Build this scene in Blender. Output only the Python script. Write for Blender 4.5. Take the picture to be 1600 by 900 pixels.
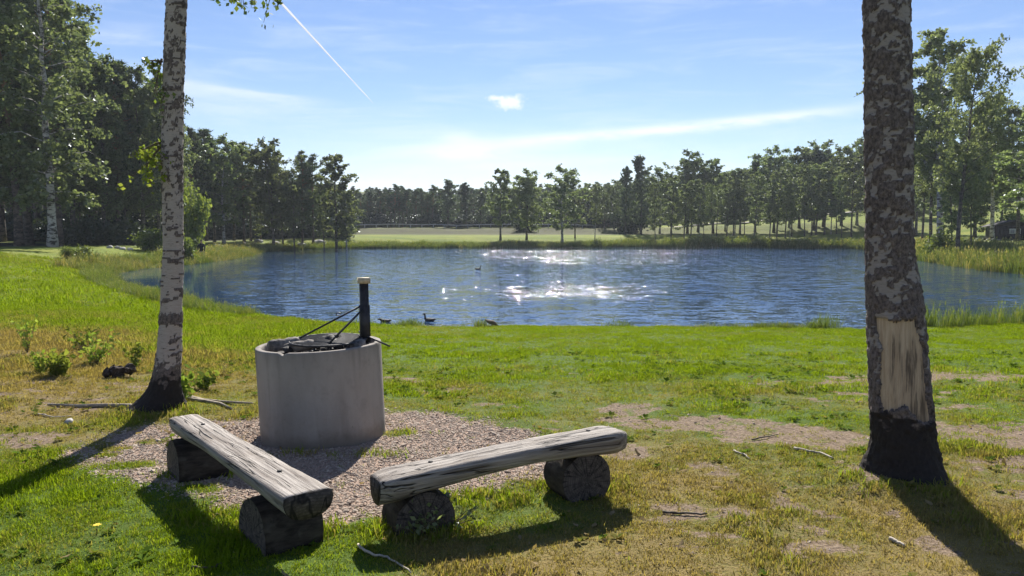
import bpy, bmesh, math, random
import numpy as np
from mathutils import Vector, Matrix, Euler

R = math.radians
sc = bpy.context.scene
for o in list(bpy.data.objects):
    bpy.data.objects.remove(o)

# ------------------------------------------------------------------ camera
EYE = 1.72
PITCH = R(4.22)
FPX = 1246.0                      # focal length in photograph pixels (1600 wide)
cam = bpy.data.cameras.new('camera')
cam.sensor_width = 36.0
cam.lens = 36.0 * FPX / 1600.0
cam.clip_start = 0.05
cam.clip_end = 40000
camo = bpy.data.objects.new('camera', cam)
sc.collection.objects.link(camo)
camo.location = (0, 0, EYE)
camo.rotation_euler = (R(90) - PITCH, 0, 0)
sc.camera = camo

# ------------------------------------------------------------------ render / exposure
sc.render.engine = 'CYCLES'
sc.view_settings.view_transform = 'Standard'
sc.view_settings.look = 'None'
sc.view_settings.exposure = 0.95
sc.view_settings.gamma = 1
sc.view_settings.use_curve_mapping = False
cy = sc.cycles
cy.use_denoising = True
cy.max_bounces = 8
cy.diffuse_bounces = 5
cy.glossy_bounces = 2
cy.transmission_bounces = 4
cy.transparent_max_bounces = 8
cy.volume_bounces = 0
cy.use_adaptive_sampling = True
cy.adaptive_threshold = 0.02
cy.sample_clamp_indirect = 6

# ------------------------------------------------------------------ sun and sky
SUN_AZ = 3.7      # degrees to the right of the view axis (+Y)
SUN_EL = 38.0
sund = bpy.data.lights.new('sun', 'SUN')
sund.energy = 4.9
sund.angle = R(0.53)
sund.color = (1.0, 0.95, 0.86)
suno = bpy.data.objects.new('sun', sund)
sc.collection.objects.link(suno)
sdir = Vector((math.sin(R(SUN_AZ)) * math.cos(R(SUN_EL)), math.cos(R(SUN_AZ)) * math.cos(R(SUN_EL)), math.sin(R(SUN_EL))))
suno.rotation_euler = sdir.to_track_quat('Z', 'Y').to_euler()
suno.location = (0, 30, 60)

world = bpy.data.worlds.new('World')
sc.world = world
world.use_nodes = True


def pix_dir(px, py):
    """unit direction of the ray seen at a photograph pixel (survey helper)"""
    u = (px - 800) / FPX
    v = (450 - py) / FPX
    c, s = math.cos(PITCH), math.sin(PITCH)
    d = Vector((u, c + v * s, v * c - s))
    return d.normalized()


def azel(px, py):
    d = pix_dir(px, py)
    return math.degrees(math.atan2(d.x, d.y)), math.degrees(math.asin(d.z))


class NT:
    def __init__(self, nt):
        self.nt = nt
        nt.nodes.clear()

    def n(self, kind, **kw):
        nd = self.nt.nodes.new(kind)
        for k, v in kw.items():
            setattr(nd, k, v)
        return nd

    def link(self, a, b):
        self.nt.links.new(a, b)

    def put(self, sock, v):
        if isinstance(v, (int, float)):
            sock.default_value = v
        elif isinstance(v, tuple):
            sock.default_value = v if len(v) == len(sock.default_value) else (*v, 1.0)
        else:
            self.nt.links.new(v, sock)

    def m(self, op, a, b=0.0, clamp=False):
        nd = self.n('ShaderNodeMath', operation=op, use_clamp=clamp)
        self.put(nd.inputs[0], a)
        self.put(nd.inputs[1], b)
        return nd.outputs[0]

    def mix(self, f, a, b):
        nd = self.n('ShaderNodeMix', data_type='RGBA')
        self.put(nd.inputs[0], f)
        self.put(nd.inputs[6], a)
        self.put(nd.inputs[7], b)
        return nd.outputs[2]

    def ramp(self, f, *stops):
        nd = self.n('ShaderNodeMapRange', interpolation_type='SMOOTHSTEP')
        self.put(nd.inputs[0], f)
        for i, v in enumerate(stops):
            nd.inputs[1 + i].default_value = v
        return nd.outputs[0]

    def noise(self, vec, scale, detail=3, rough=0.55, dist=0.0, dim='3D'):
        nd = self.n('ShaderNodeTexNoise', noise_dimensions=dim)
        if vec is not None:
            self.put(nd.inputs['Vector'], vec)
        nd.inputs['Scale'].default_value = scale
        nd.inputs['Detail'].default_value = detail
        nd.inputs['Roughness'].default_value = rough
        nd.inputs['Distortion'].default_value = dist
        return nd.outputs[0]

    def vscale(self, vec, s):
        nd = self.n('ShaderNodeVectorMath', operation='MULTIPLY')
        self.put(nd.inputs[0], vec)
        nd.inputs[1].default_value = s
        return nd.outputs[0]

    def attr(self, name, kind='GEOMETRY'):
        nd = self.n('ShaderNodeAttribute', attribute_type=kind, attribute_name=name)
        return nd.outputs['Fac']

    def bump(self, h, strength, dist, normal=None):
        nd = self.n('ShaderNodeBump')
        nd.inputs['Strength'].default_value = strength
        nd.inputs['Distance'].default_value = dist
        self.put(nd.inputs['Height'], h)
        if normal is not None:
            self.put(nd.inputs['Normal'], normal)
        return nd.outputs[0]


# ---- world: Nishita sky with thin cirrus laid out on the dome (azimuth / elevation in degrees)
w = NT(world.node_tree)
sky = w.n('ShaderNodeTexSky', sky_type='NISHITA')
sky.sun_disc = False
sky.sun_elevation = R(SUN_EL)
sky.sun_rotation = R(SUN_AZ)
sky.altitude = 150
sky.air_density = 1.0
sky.dust_density = 0.0
sky.ozone_density = 3.0
tc = w.n('ShaderNodeTexCoord')
sep = w.n('ShaderNodeSeparateXYZ')
w.link(tc.outputs['Generated'], sep.inputs[0])
AZ = w.m('MULTIPLY', w.m('ARCTAN2', sep.outputs[0], sep.outputs[1]), 57.29578)
EL = w.m('MULTIPLY', w.m('ARCSINE', sep.outputs[2]), 57.29578)
comb = w.n('ShaderNodeCombineXYZ')
w.link(AZ, comb.inputs[0])
w.link(EL, comb.inputs[1])
ae = comb.outputs[0]
nz_long = w.noise(w.vscale(ae, (0.10, 0.75, 1)), 1.0, 5, 0.6, 0.6)
nz_fine = w.noise(w.vscale(ae, (0.35, 1.6, 1)), 1.0, 5, 0.62, 0.3)
nz_puff = w.noise(ae, 1.3, 4, 0.6)
warp = w.m('MULTIPLY', w.m('SUBTRACT', nz_fine, 0.5), 1.1)


def streak(p0, p1, half_w, amp, pw=2.0, nz=None, lo=0.3, hi=0.7, skew=None):
    a0, e0 = azel(*p0)
    a1, e1 = azel(*p1)
    L = math.hypot(a1 - a0, e1 - e0)
    ux, uy = (a1 - a0) / L, (e1 - e0) / L
    ca, ce = (a0 + a1) / 2, (e0 + e1) / 2
    dx = w.m('SUBTRACT', AZ, ca)
    dy = w.m('SUBTRACT', EL, ce)
    u = w.m('DIVIDE', w.m('ADD', w.m('MULTIPLY', dx, ux), w.m('MULTIPLY', dy, uy)), L / 2)
    v = w.m('ADD', w.m('MULTIPLY', dx, -uy), w.m('MULTIPLY', dy, ux))
    v = w.m('ADD', v, w.m('MULTIPLY', warp, half_w * 0.8))
    if skew is not None:      # sharp upper edge, soft below
        v = w.m('MULTIPLY', v, w.m('ADD', 1.0, w.m('MULTIPLY', w.m('GREATER_THAN', v, 0.0), skew)))
    v = w.m('DIVIDE', v, half_w)
    g = w.m('ADD', w.m('POWER', w.m('ABSOLUTE', u), pw), w.m('MULTIPLY', v, v))
    g = w.m('POWER', 2.71828, w.m('MULTIPLY', g, -1.0))
    g = w.m('MULTIPLY', g, amp)
    if nz is not None:
        g = w.m('MULTIPLY', g, w.ramp(nz, lo, hi, 0.25, 1.0))
    return g


layers = [
    streak((745, 226), (1330, 170), 0.36, 0.9, 4.0, nz_fine, 0.2, 0.6),
    streak((660, 238), (800, 236), 0.6, 0.95, 2.0, nz_fine, 0.2, 0.6),
    streak((690, 216), (745, 218), 0.5, 0.55, 2.0),
    streak((480, 232), (1000, 228), 1.6, 0.34, 2.0, nz_long, 0.25, 0.7),
    streak((500, 300), (1050, 290), 2.6, 0.34, 2.0),
    streak((700, 262), (1010, 246), 0.3, 0.35, 2.0, nz_fine, 0.2, 0.6),
    streak((520, 292), (640, 286), 0.5, 0.45, 2.0, nz_fine, 0.2, 0.6),
    streak((240, 122), (510, 158), 0.55, 0.42, 4.0, nz_fine, 0.2, 0.65, 3.0),
    streak((250, 160), (460, 178), 1.1, 0.25, 2.0, nz_fine, 0.2, 0.65),
    streak((120, 55), (240, 52), 0.5, 0.3, 2.0, nz_fine, 0.25, 0.65),
    streak((1530, 112), (1660, 112), 0.5, 0.3, 2.0, nz_fine, 0.25, 0.65),
    streak((150, 110), (330, 140), 1.0, 0.3, 2.0, nz_long, 0.25, 0.65),
    w.m('MULTIPLY', w.ramp(nz_long, 0.42, 0.85, 0.0, 1.0), 0.28),
]
cl = layers[0]
for l in layers[1:]:
    cl = w.m('SUBTRACT', w.m('ADD', cl, l), w.m('MULTIPLY', cl, l))


def puff(px, py, rx, ry):
    a, e = azel(px, py)
    dx = w.m('DIVIDE', w.m('SUBTRACT', AZ, a), rx)
    dy = w.m('DIVIDE', w.m('SUBTRACT', EL, e), ry)
    d = w.m('SQRT', w.m('ADD', w.m('MULTIPLY', dx, dx), w.m('MULTIPLY', dy, dy)))
    d = w.m('ADD', d, w.m('MULTIPLY', w.m('SUBTRACT', nz_puff, 0.5), 2.4))
    return w.ramp(d, 0.15, 1.4, 0.95, 0.0)


pf = w.m('MAXIMUM', puff(797, 160, 1.15, 0.5), puff(776, 153, 0.7, 0.24))
cl = w.m('MAXIMUM', cl, pf, True)
cl = w.m('MULTIPLY', cl, w.ramp(EL, -1.0, 2.0, 0.0, 1.0))
bg = w.n('ShaderNodeBackground')
bg.inputs['Strength'].default_value = 0.058
hs_ = w.n('ShaderNodeHueSaturation')
hs_.inputs['Saturation'].default_value = 1.04
w.link(sky.outputs[0], hs_.inputs['Color'])
wb = w.n('ShaderNodeMix', data_type='RGBA', blend_type='MULTIPLY')
wb.inputs[0].default_value = 1.0
w.link(hs_.outputs[0], wb.inputs[6])
wb.inputs[7].default_value = (0.98, 0.93, 1.04, 1)
skycol = w.mix(cl, wb.outputs[2], (9.2, 9.7, 10.4, 1))
w.link(skycol, bg.inputs['Color'])
world.cycles.sampling_method = 'MANUAL'
world.cycles.sample_map_resolution = 512
wo = w.n('ShaderNodeOutputWorld')
w.link(bg.outputs[0], wo.inputs['Surface'])

# ------------------------------------------------------------------ helpers
COL = sc.collection
PROTO = bpy.data.collections.new('prototypes')     # scatter sources, not in the scene


def tag(o, label=None, cat=None, group=None, kind=None):
    if label:
        o['label'] = label
    if cat:
        o['category'] = cat
    if group:
        o['group'] = group
    if kind:
        o['kind'] = kind
    return o


def mesh_np(name, V, F, mats=(), smooth=False, midx=None, attrs=None):
    """V (n,3); F list of faces or list of (k,m) int arrays"""
    me = bpy.data.meshes.new(name)
    V = np.asarray(V, dtype=np.float32).reshape(-1, 3)
    if isinstance(F, np.ndarray):
        F = [F]
    if len(F) and isinstance(F[0], np.ndarray) and F[0].ndim == 2:
        loops = np.concatenate([f.ravel() for f in F]).astype(np.int32)
        tot = np.concatenate([np.full(len(f), f.shape[1], np.int32) for f in F])
    else:
        loops = np.array([i for f in F for i in f], np.int32)
        tot = np.array([len(f) for f in F], np.int32)
    st = np.concatenate([[0], np.cumsum(tot)[:-1]]).astype(np.int32) if len(tot) else np.zeros(0, np.int32)
    me.vertices.add(len(V))
    me.vertices.foreach_set('co', V.ravel())
    me.loops.add(len(loops))
    me.loops.foreach_set('vertex_index', loops)
    me.polygons.add(len(tot))
    me.polygons.foreach_set('loop_start', st)
    me.polygons.foreach_set('loop_total', tot)
    if smooth:
        me.polygons.foreach_set('use_smooth', np.ones(len(tot), bool))
    if midx is not None:
        me.polygons.foreach_set('material_index', np.asarray(midx, np.int32))
    for m in (mats if isinstance(mats, (list, tuple)) else [mats]):
        me.materials.append(m)
    for k, a in (attrs or {}).items():
        at = me.attributes.new(k, 'FLOAT', 'POINT')
        at.data.foreach_set('value', np.asarray(a, np.float32))
    me.update(calc_edges=True)
    me.validate()
    return me


def link(name, me, parent=None, loc=None, rot=None, scale=None):
    o = bpy.data.objects.new(name, me)
    COL.objects.link(o)
    if parent is not None:
        o.parent = parent
    if loc is not None:
        o.location = loc
    if rot is not None:
        o.rotation_euler = rot
    if scale is not None:
        o.scale = scale
    return o


def empty(name, loc=(0, 0, 0), rz=0.0):
    o = bpy.data.objects.new(name, None)
    COL.objects.link(o)
    o.location = loc
    o.rotation_euler = (0, 0, rz)
    o.empty_display_size = 0.2
    return o


class MB:
    """collects tubes / boxes / quads for one mesh"""

    def __init__(self):
        self.V, self.F, self.n = [], [], 0

    def add(self, v, f):
        self.V.append(np.asarray(v, float).reshape(-1, 3))
        self.F += [[i + self.n for i in q] for q in f]
        self.n += len(self.V[-1])

    def tube(self, path, radii, sides=6, cap=True, aspect=None, up=None, noise=0.0, rng=None):
        P = np.asarray(path, float)
        n = len(P)
        T = np.gradient(P, axis=0)
        T /= np.linalg.norm(T, axis=1)[:, None] + 1e-9
        u0 = np.array(up if up is not None else ([0, 0, 1] if abs(T[0][2]) < 0.9 else [1, 0, 0]), float)
        vs = []
        for i in range(n):
            t = T[i]
            a = np.cross(t, u0)
            a /= np.linalg.norm(a) + 1e-9
            b = np.cross(a, t)
            if up is None:
                u0 = b
            asp = 1.0 if aspect is None else aspect[i]
            for k in range(sides):
                th = 2 * math.pi * k / sides
                rr = radii[i] * (1 + (rng.uniform(-noise, noise) if noise else 0))
                vs.append(P[i] + rr * (math.cos(th) * a + asp * math.sin(th) * b))
        f = []
        for i in range(n - 1):
            for k in range(sides):
                k2 = (k + 1) % sides
                f.append([i * sides + k, i * sides + k2, (i + 1) * sides + k2, (i + 1) * sides + k])
        if cap:
            f.append(list(range(sides))[::-1])
            f.append([(n - 1) * sides + k for k in range(sides)])
        self.add(vs, f)

    def box(self, c, s, M=None):
        v = np.array([[x, y, z] for x in (-.5, .5) for y in (-.5, .5) for z in (-.5, .5)]) * np.array(s)
        if M is not None:
            v = v @ np.asarray(M).T
        v = v + np.array(c)
        self.add(v, [[0, 1, 3, 2], [4, 6, 7, 5], [0, 4, 5, 1], [2, 3, 7, 6], [0, 2, 6, 4], [1, 5, 7, 3]])

    def mesh(self, name, mat, smooth=True):
        return mesh_np(name, np.concatenate(self.V), self.F, mat, smooth)

    def obj(self, name, mat, parent=None, smooth=True, **kw):
        return link(name, self.mesh(name, mat, smooth), parent, **kw)


def _hash(ix, iy, seed):
    with np.errstate(over='ignore'):
        h = (ix.astype(np.int64) * 374761393 + iy.astype(np.int64) * 668265263 + seed * 1274126177) & 0xffffffff
        h = ((h ^ (h >> 13)) * 1274126177) & 0xffffffff
        h = h ^ (h >> 16)
    return (h & 0xffffff) / float(0xffffff)


def vnoise(x, y, seed=0):
    x = np.asarray(x, float)
    y = np.asarray(y, float)
    ix, iy = np.floor(x), np.floor(y)
    fx, fy = x - ix, y - iy
    fx = fx * fx * (3 - 2 * fx)
    fy = fy * fy * (3 - 2 * fy)
    ix = ix.astype(np.int64)
    iy = iy.astype(np.int64)
    a = _hash(ix, iy, seed)
    b = _hash(ix + 1, iy, seed)
    c = _hash(ix, iy + 1, seed)
    d = _hash(ix + 1, iy + 1, seed)
    return (a * (1 - fx) + b * fx) * (1 - fy) + (c * (1 - fx) + d * fx) * fy


def fbm(x, y, seed=0, octv=4, gain=0.5):
    s, a, t = 0.0, 1.0, 0.0
    x = np.asarray(x, float)
    y = np.asarray(y, float)
    for i in range(octv):
        s = s + a * vnoise(x, y, seed + i * 17)
        t += a
        a *= gain
        x = x * 2.03 + 5.1
        y = y * 2.03 + 9.7
    return s / t


def sstep(a, b, x):
    t = np.clip((x - a) / (b - a), 0, 1)
    return t * t * (3 - 2 * t)


def survey(px, py, z=0.0):
    """ground position (x, y) of what the photograph shows at a pixel, on the level z"""
    d = pix_dir(px, py)
    t = (z - EYE) / d.z
    return d.x * t, d.y * t


def at_depth(px, py, Y):
    d = pix_dir(px, py)
    t = Y / d.y
    return d.x * t, Y, EYE + d.z * t


# ------------------------------------------------------------------ terrain
WATER = -0.70
shore_px = [(1640, 498), (1560, 508), (1450, 514), (1330, 517), (1200, 517), (1050, 514), (900, 513), (760, 514), (690, 514), (600, 512),
            (520, 507), (440, 499), (380, 492), (330, 484), (290, 474), (240, 461), (190, 447), (166, 436), (172, 427), (215, 420),
            (260, 417), (300, 412), (345, 407), (385, 400), (408, 392.5), (470, 389.5), (560, 388), (700, 387), (880, 386.3), (1060, 386.3),
            (1220, 387), (1340, 388.5), (1390, 394), (1432, 404), (1490, 415), (1550, 423), (1610, 429), (1700, 444)]
LAKE = np.array([survey(px, py, WATER) for px, py in shore_px])
# the part of the lake that runs on past the right edge of the view
LAKE = np.vstack([LAKE, [[33, 35], [36, 30], [33, 25], [24, 22.0]]])


def lake_sd(x, y):
    x = np.asarray(x, float)
    y = np.asarray(y, float)
    best = np.full(x.shape, 1e18)
    inside = np.zeros(x.shape, bool)
    n = len(LAKE)
    for i in range(n):
        ax, ay = LAKE[i]
        bx, by = LAKE[(i + 1) % n]
        dx, dy = bx - ax, by - ay
        t = np.clip(((x - ax) * dx + (y - ay) * dy) / (dx * dx + dy * dy), 0, 1)
        best = np.minimum(best, (x - ax - t * dx) ** 2 + (y - ay - t * dy) ** 2)
        cond = ((ay > y) != (by > y))
        xi = ax + (y - ay) * (bx - ax) / (by - ay if by != ay else 1e-9)
        inside ^= cond & (x < xi)
    d = np.sqrt(best)
    return np.where(inside, -d, d)


def height(x, y):
    x = np.asarray(x, float)
    y = np.asarray(y, float)
    d = lake_sd(x, y)
    d = d + (fbm(x * 0.8, y * 0.8, 3, 3) - 0.5) * np.clip(0.12 + y * 0.006, 0, 1.0)
    near = 1 - sstep(22, 45, y)
    # land levels away from the shore
    lv_near = -0.32 * sstep(17, 32, y)
    lv_left = 0.15 + 0.028 * np.clip(d - 8, 0, 200) + 12 * sstep(60, 260, d)
    far_e = 0.35 + 0.035 * np.clip(d, 0, 18) + 0.9 * sstep(21, 30, d) + 0.004 * np.clip(d - 30, 0, 400)
    hill = 4.5 * sstep(12, 60, x) * sstep(18, 75, d) + 16 * sstep(95, 330, d)
    lv_far = far_e + hill
    lv_right = 0.35 + 0.012 * np.clip(d, 0, 40) + 4.2 * sstep(22, 70, d) + 14 * sstep(90, 300, d)
    left = sstep(-8, -24, x) if False else 1 - sstep(-42, -22, x)
    right = sstep(22, 38, x) * (1 - sstep(85, 112, y))
    lv = lv_far * (1 - left) + lv_left * left
    lv = lv * (1 - right) + lv_right * right
    lv = lv * (1 - near) + lv_near * near
    D = 12.0 * near + 9.0 * (1 - near)
    s = np.clip(d / D, 0, 1)
    s = s * (2 - s) * 0.5 + 0.5 * s * s * (3 - 2 * s)
    bank = 0.10 * (1 - np.exp(-np.clip(d, 0, 9) / 0.25))
    z = WATER + bank + (lv - WATER - 0.10) * s
    z = np.where(d < 0, WATER - 0.02 + 0.22 * np.clip(d, -6, 0), z)
    # micro relief
    m = (fbm(x * 1.3, y * 1.3, 40, 3) - 0.5) * 0.05 + (fbm(x * 6, y * 6, 50, 2) - 0.5) * 0.016
    far_m = (fbm(x * 0.12, y * 0.12, 60, 3) - 0.5) * 0.9 * sstep(12, 40, d) * sstep(40, 70, y)
    z = z + m * np.clip(d, 0, 1) + far_m
    # mounds at the feet of the two near birches
    for (bx, by, hh, rr) in ((2.62, 5.38, 0.07, 0.42), (-3.15, 7.45, 0.05, 0.4)):
        z = z + hh * np.exp(-((x - bx) ** 2 + (y - by) ** 2) / (rr * rr))
    return z


def hz(x, y):
    return float(height(np.array([x]), np.array([y]))[0])


# ---- ground cover masks (real cover, not light): gravel, bare earth, dryness of the turf
grav_px = [(95, 712), (160, 690), (225, 672), (300, 658), (400, 650), (500, 642), (600, 640), (680, 645), (760, 660), (830, 676), (872, 695),
           (880, 725), (850, 752), (770, 768), (700, 778), (655, 800), (600, 815), (545, 825), (495, 820), (420, 800), (380, 800), (330, 792), (270, 768),
           (190, 748), (130, 728)]
GRAV = np.array([survey(a, b) for a, b in grav_px])


def poly_sd(P, x, y):
    best = np.full(x.shape, 1e18)
    inside = np.zeros(x.shape, bool)
    n = len(P)
    for i in range(n):
        ax, ay = P[i]
        bx, by = P[(i + 1) % n]
        dx, dy = bx - ax, by - ay
        t = np.clip(((x - ax) * dx + (y - ay) * dy) / (dx * dx + dy * dy), 0, 1)
        best = np.minimum(best, (x - ax - t * dx) ** 2 + (y - ay - t * dy) ** 2)
        cond = ((ay > y) != (by > y))
        xi = ax + (y - ay) * (bx - ax) / (by - ay if by != ay else 1e-9)
        inside ^= cond & (x < xi)
    d = np.sqrt(best)
    return np.where(inside, -d, d)


def gravel_mask(x, y):
    d = poly_sd(GRAV, x, y) + (fbm(x * 3.5, y * 3.5, 70, 4) - 0.5) * 0.55 + (fbm(x * 14, y * 14, 71, 2) - 0.5) * 0.16
    g = 1 - sstep(-0.20, 0.18, d)
    for (px, py, rr) in ((237, 690, 0.10), (178, 702, 0.09), (206, 728, 0.12), (615, 678, 0.12), (165, 712, 0.07), (310, 765, 0.10)):   # tufts in the gravel
        gx, gy = survey(px, py)
        q = ((x - gx) / (rr * 1.7)) ** 2 + ((y - gy) / rr) ** 2
        g = g * (1 - np.exp(-q * q))if False else g * np.clip(q * 0.8, 0, 1)
    return g


dirt_px = [(1010, 660, .45, .22, .75), (1110, 665, .5, .22, .95), (1200, 680, .5, .25, .95), (1290, 690, .45, .22, .9), (1340, 690, .3, .2, .7),
           (1480, 675, .4, .25, .95), (1560, 680, .5, .25, 1.0), (1640, 680, .5, .25, 1.0), (1500, 582, .9, .35, .8), (1330, 590, .9, .4, .45), (985, 640, .3, .18, .8),
           (1050, 800, .35, .2, .5), (1400, 740, .5, .3, .6), (30, 685, .5, .22, .7), (690, 608, .5, .25, .5), (790, 635, .5, .2, .5), (960, 705, .35, .2, .6),
           (1250, 850, .6, .2, .35), (1010, 770, .4, .2, .35), (1560, 725, .5, .25, .5), (1220, 745, .5, .2, .4), (640, 590, .6, .3, .45), (230, 655, .5, .2, .3)]
DIRT = [(*survey(a, b), rx, ry, k) for a, b, rx, ry, k in dirt_px]


def dirt_mask(x, y):
    m = np.zeros(x.shape)
    for gx, gy, rx, ry, k in DIRT:
        m = np.maximum(m, k * np.exp(-((x - gx) / rx / 1.3) ** 2 - ((y - gy) / ry / 1.6) ** 2))
    n = fbm(x * 2.2, y * 3.2, 80, 4)
    n2 = fbm(x * 5.2, y * 8.0, 81, 3)
    spots = sstep(0.57, 0.66, n2) * sstep(0.38, 0.55, fbm(x * 0.7, y * 0.9, 82, 2)) * sstep(13, 8.5, y) * 0.85 * np.maximum(sstep(-1.2, 0.2, x), sstep(6.5, 7.5, y))
    n4 = fbm(x * 9, y * 13, 83, 3)
    return np.clip(sstep(0.22, 0.62, m * (0.1 + 1.0 * n + 0.7 * n4)) * (0.55 + 0.9 * sstep(.35, .6, n4)) + spots, 0, 1)


dry_pts = [(80, 860, .22), (200, 880, .12), (350, 870, .12), (60, 780, .25), (250, 800, .2), (520, 870, .15), (560, 800, .2), (700, 870, .62), (760, 800, .3), (880, 880, .72),
           (1050, 860, .75), (1250, 880, .7), (1450, 880, .72), (1590, 840, .72), (1150, 780, .72), (1330, 800, .66), (1050, 740, .68), (1280, 740, .55),
           (1560, 760, .6), (1500, 640, .35), (1300, 640, .35), (1150, 620, .28), (1000, 620, .3), (850, 600, .22), (700, 620, .38), (640, 580, .3),
           (950, 560, .05), (1150, 560, .05), (1250, 575, .3), (1480, 560, .15), (1580, 560, .1), (750, 540, .06), (1000, 525, .08), (1300, 530, .05), (640, 530, .1),
           (350, 560, .62), (320, 600, .68), (380, 520, .25), (330, 510, .2), (200, 560, .74), (60, 540, .9), (20, 520, .92), (130, 510, .74), (60, 600, .74), (160, 620, .78), (40, 650, .7), (100, 690, .55),
           (200, 480, .2), (60, 480, .32), (150, 455, .05), (30, 450, .1), (300, 495, .1), (20, 720, .4), (340, 640, .6)]
DRY = [(*survey(a, b), k) for a, b, k in dry_pts]


def dry_mask(x, y):
    W_ = np.zeros(x.shape)
    S = np.zeros(x.shape)
    for gx, gy, k in DRY:
        d2 = ((x - gx) ** 2 + (y - gy) ** 2) / (0.02 * gy * gy + 0.05)
        ww = 1 / (0.15 + d2) ** 2
        W_ += ww
        S += ww * k
    v = S / W_
    v = v + (fbm(x * 1.7, y * 1.7, 90, 4) - 0.5) * 0.55 + (fbm(x * 0.35, y * 0.35, 91, 2) - 0.5) * 0.2
    far = 0.28 + 0.35 * sstep(100, 125, y) + (fbm(x * 0.09, y * 0.2, 92, 3) - 0.5) * 0.5
    f = sstep(30, 48, y)
    return np.clip(v * (1 - f) + far * f, 0, 1)


# ------------------------------------------------------------------ materials
def mat(name):
    m = bpy.data.materials.new(name)
    m.use_nodes = True
    return m, NT(m.node_tree)


def finish(t, shader):
    o = t.n('ShaderNodeOutputMaterial')
    t.link(shader, o.inputs['Surface'])


def principled(t, col, rough=0.8, normal=None, metallic=0.0, spec=0.5):
    b = t.n('ShaderNodeBsdfPrincipled')
    t.put(b.inputs['Base Color'], col)
    t.put(b.inputs['Roughness'], rough)
    b.inputs['Metallic'].default_value = metallic
    b.inputs['Specular IOR Level'].default_value = spec
    if normal is not None:
        t.link(normal, b.inputs['Normal'])
    return b.outputs[0]


def objco(t):
    return t.n('ShaderNodeTexCoord').outputs['Object']


def geopos(t):
    return t.n('ShaderNodeNewGeometry').outputs['Position']


def simple(name, col, rough=0.8, var=0.25, scale=8.0, bump=0.0, metallic=0.0, stretch=(1, 1, 1)):
    m, t = mat(name)
    v = t.vscale(objco(t), stretch)
    nz = t.noise(v, scale, 4, 0.6)
    dark = tuple(c * (1 - var) for c in col)
    light = tuple(min(1, c * (1 + var)) for c in col)
    c = t.mix(t.ramp(nz, 0.3, 0.7, 0.0, 1.0), dark, light)
    nrm = t.bump(nz, bump, 0.02) if bump else None
    finish(t, principled(t, c, rough, nrm, metallic))
    return m


def leafy(name, dark, light, trans=0.45, gloss=0.05, tint=None, per_obj=0.25, rough=0.4, warmth=(1.25, 1.2, 0.55, 1)):
    """thin leaf: diffuse + translucent + a little gloss; varies leaf by leaf and plant by plant"""
    m, t = mat(name)
    g = t.n('ShaderNodeNewGeometry')
    ri = g.outputs['Random Per Island']
    c = t.mix(ri, dark, light)
    if tint is not None:          # instance attribute 0..1: green to straw
        tv = t.attr('tint', 'INSTANCER')
        tv = t.m('ADD', tv, t.m('MULTIPLY', t.m('SUBTRACT', ri, 0.5), 0.45), True)
        c2 = t.mix(ri, tint[0], tint[1])
        c = t.mix(t.ramp(tv, 0.15, 0.85, 0.0, 1.0), c, c2)
    else:
        orr = t.n('ShaderNodeObjectInfo').outputs['Random']
        hs = t.n('ShaderNodeHueSaturation')
        t.put(hs.inputs['Hue'], t.ramp(orr, 0, 1, 0.5 - per_obj * 0.05, 0.5 + per_obj * 0.05))
        t.put(hs.inputs['Value'], t.ramp(t.m('FRACT', t.m('MULTIPLY', orr, 7.3)), 0, 1, 1 - per_obj, 1 + per_obj))
        t.put(hs.inputs['Color'], c)
        c = hs.outputs[0]
    df = t.n('ShaderNodeBsdfDiffuse')
    t.put(df.inputs[0], c)
    tr = t.n('ShaderNodeBsdfTranslucent')
    warm = t.n('ShaderNodeMix', data_type='RGBA', blend_type='MULTIPLY')
    warm.inputs[0].default_value = 1.0
    t.put(warm.inputs[6], c)
    warm.inputs[7].default_value = warmth
    t.put(tr.inputs[0], warm.outputs[2])
    mx = t.n('ShaderNodeMixShader')
    mx.inputs[0].default_value = trans
    t.link(df.outputs[0], mx.inputs[1])
    t.link(tr.outputs[0], mx.inputs[2])
    gl = t.n('ShaderNodeBsdfGlossy')
    gl.inputs['Roughness'].default_value = rough
    gl.inputs['Color'].default_value = (0.9, 0.95, 1, 1)
    m2 = t.n('ShaderNodeMixShader')
    m2.inputs[0].default_value = gloss
    t.link(mx.outputs[0], m2.inputs[1])
    t.link(gl.outputs[0], m2.inputs[2])
    finish(t, m2.outputs[0])
    return m


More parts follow.
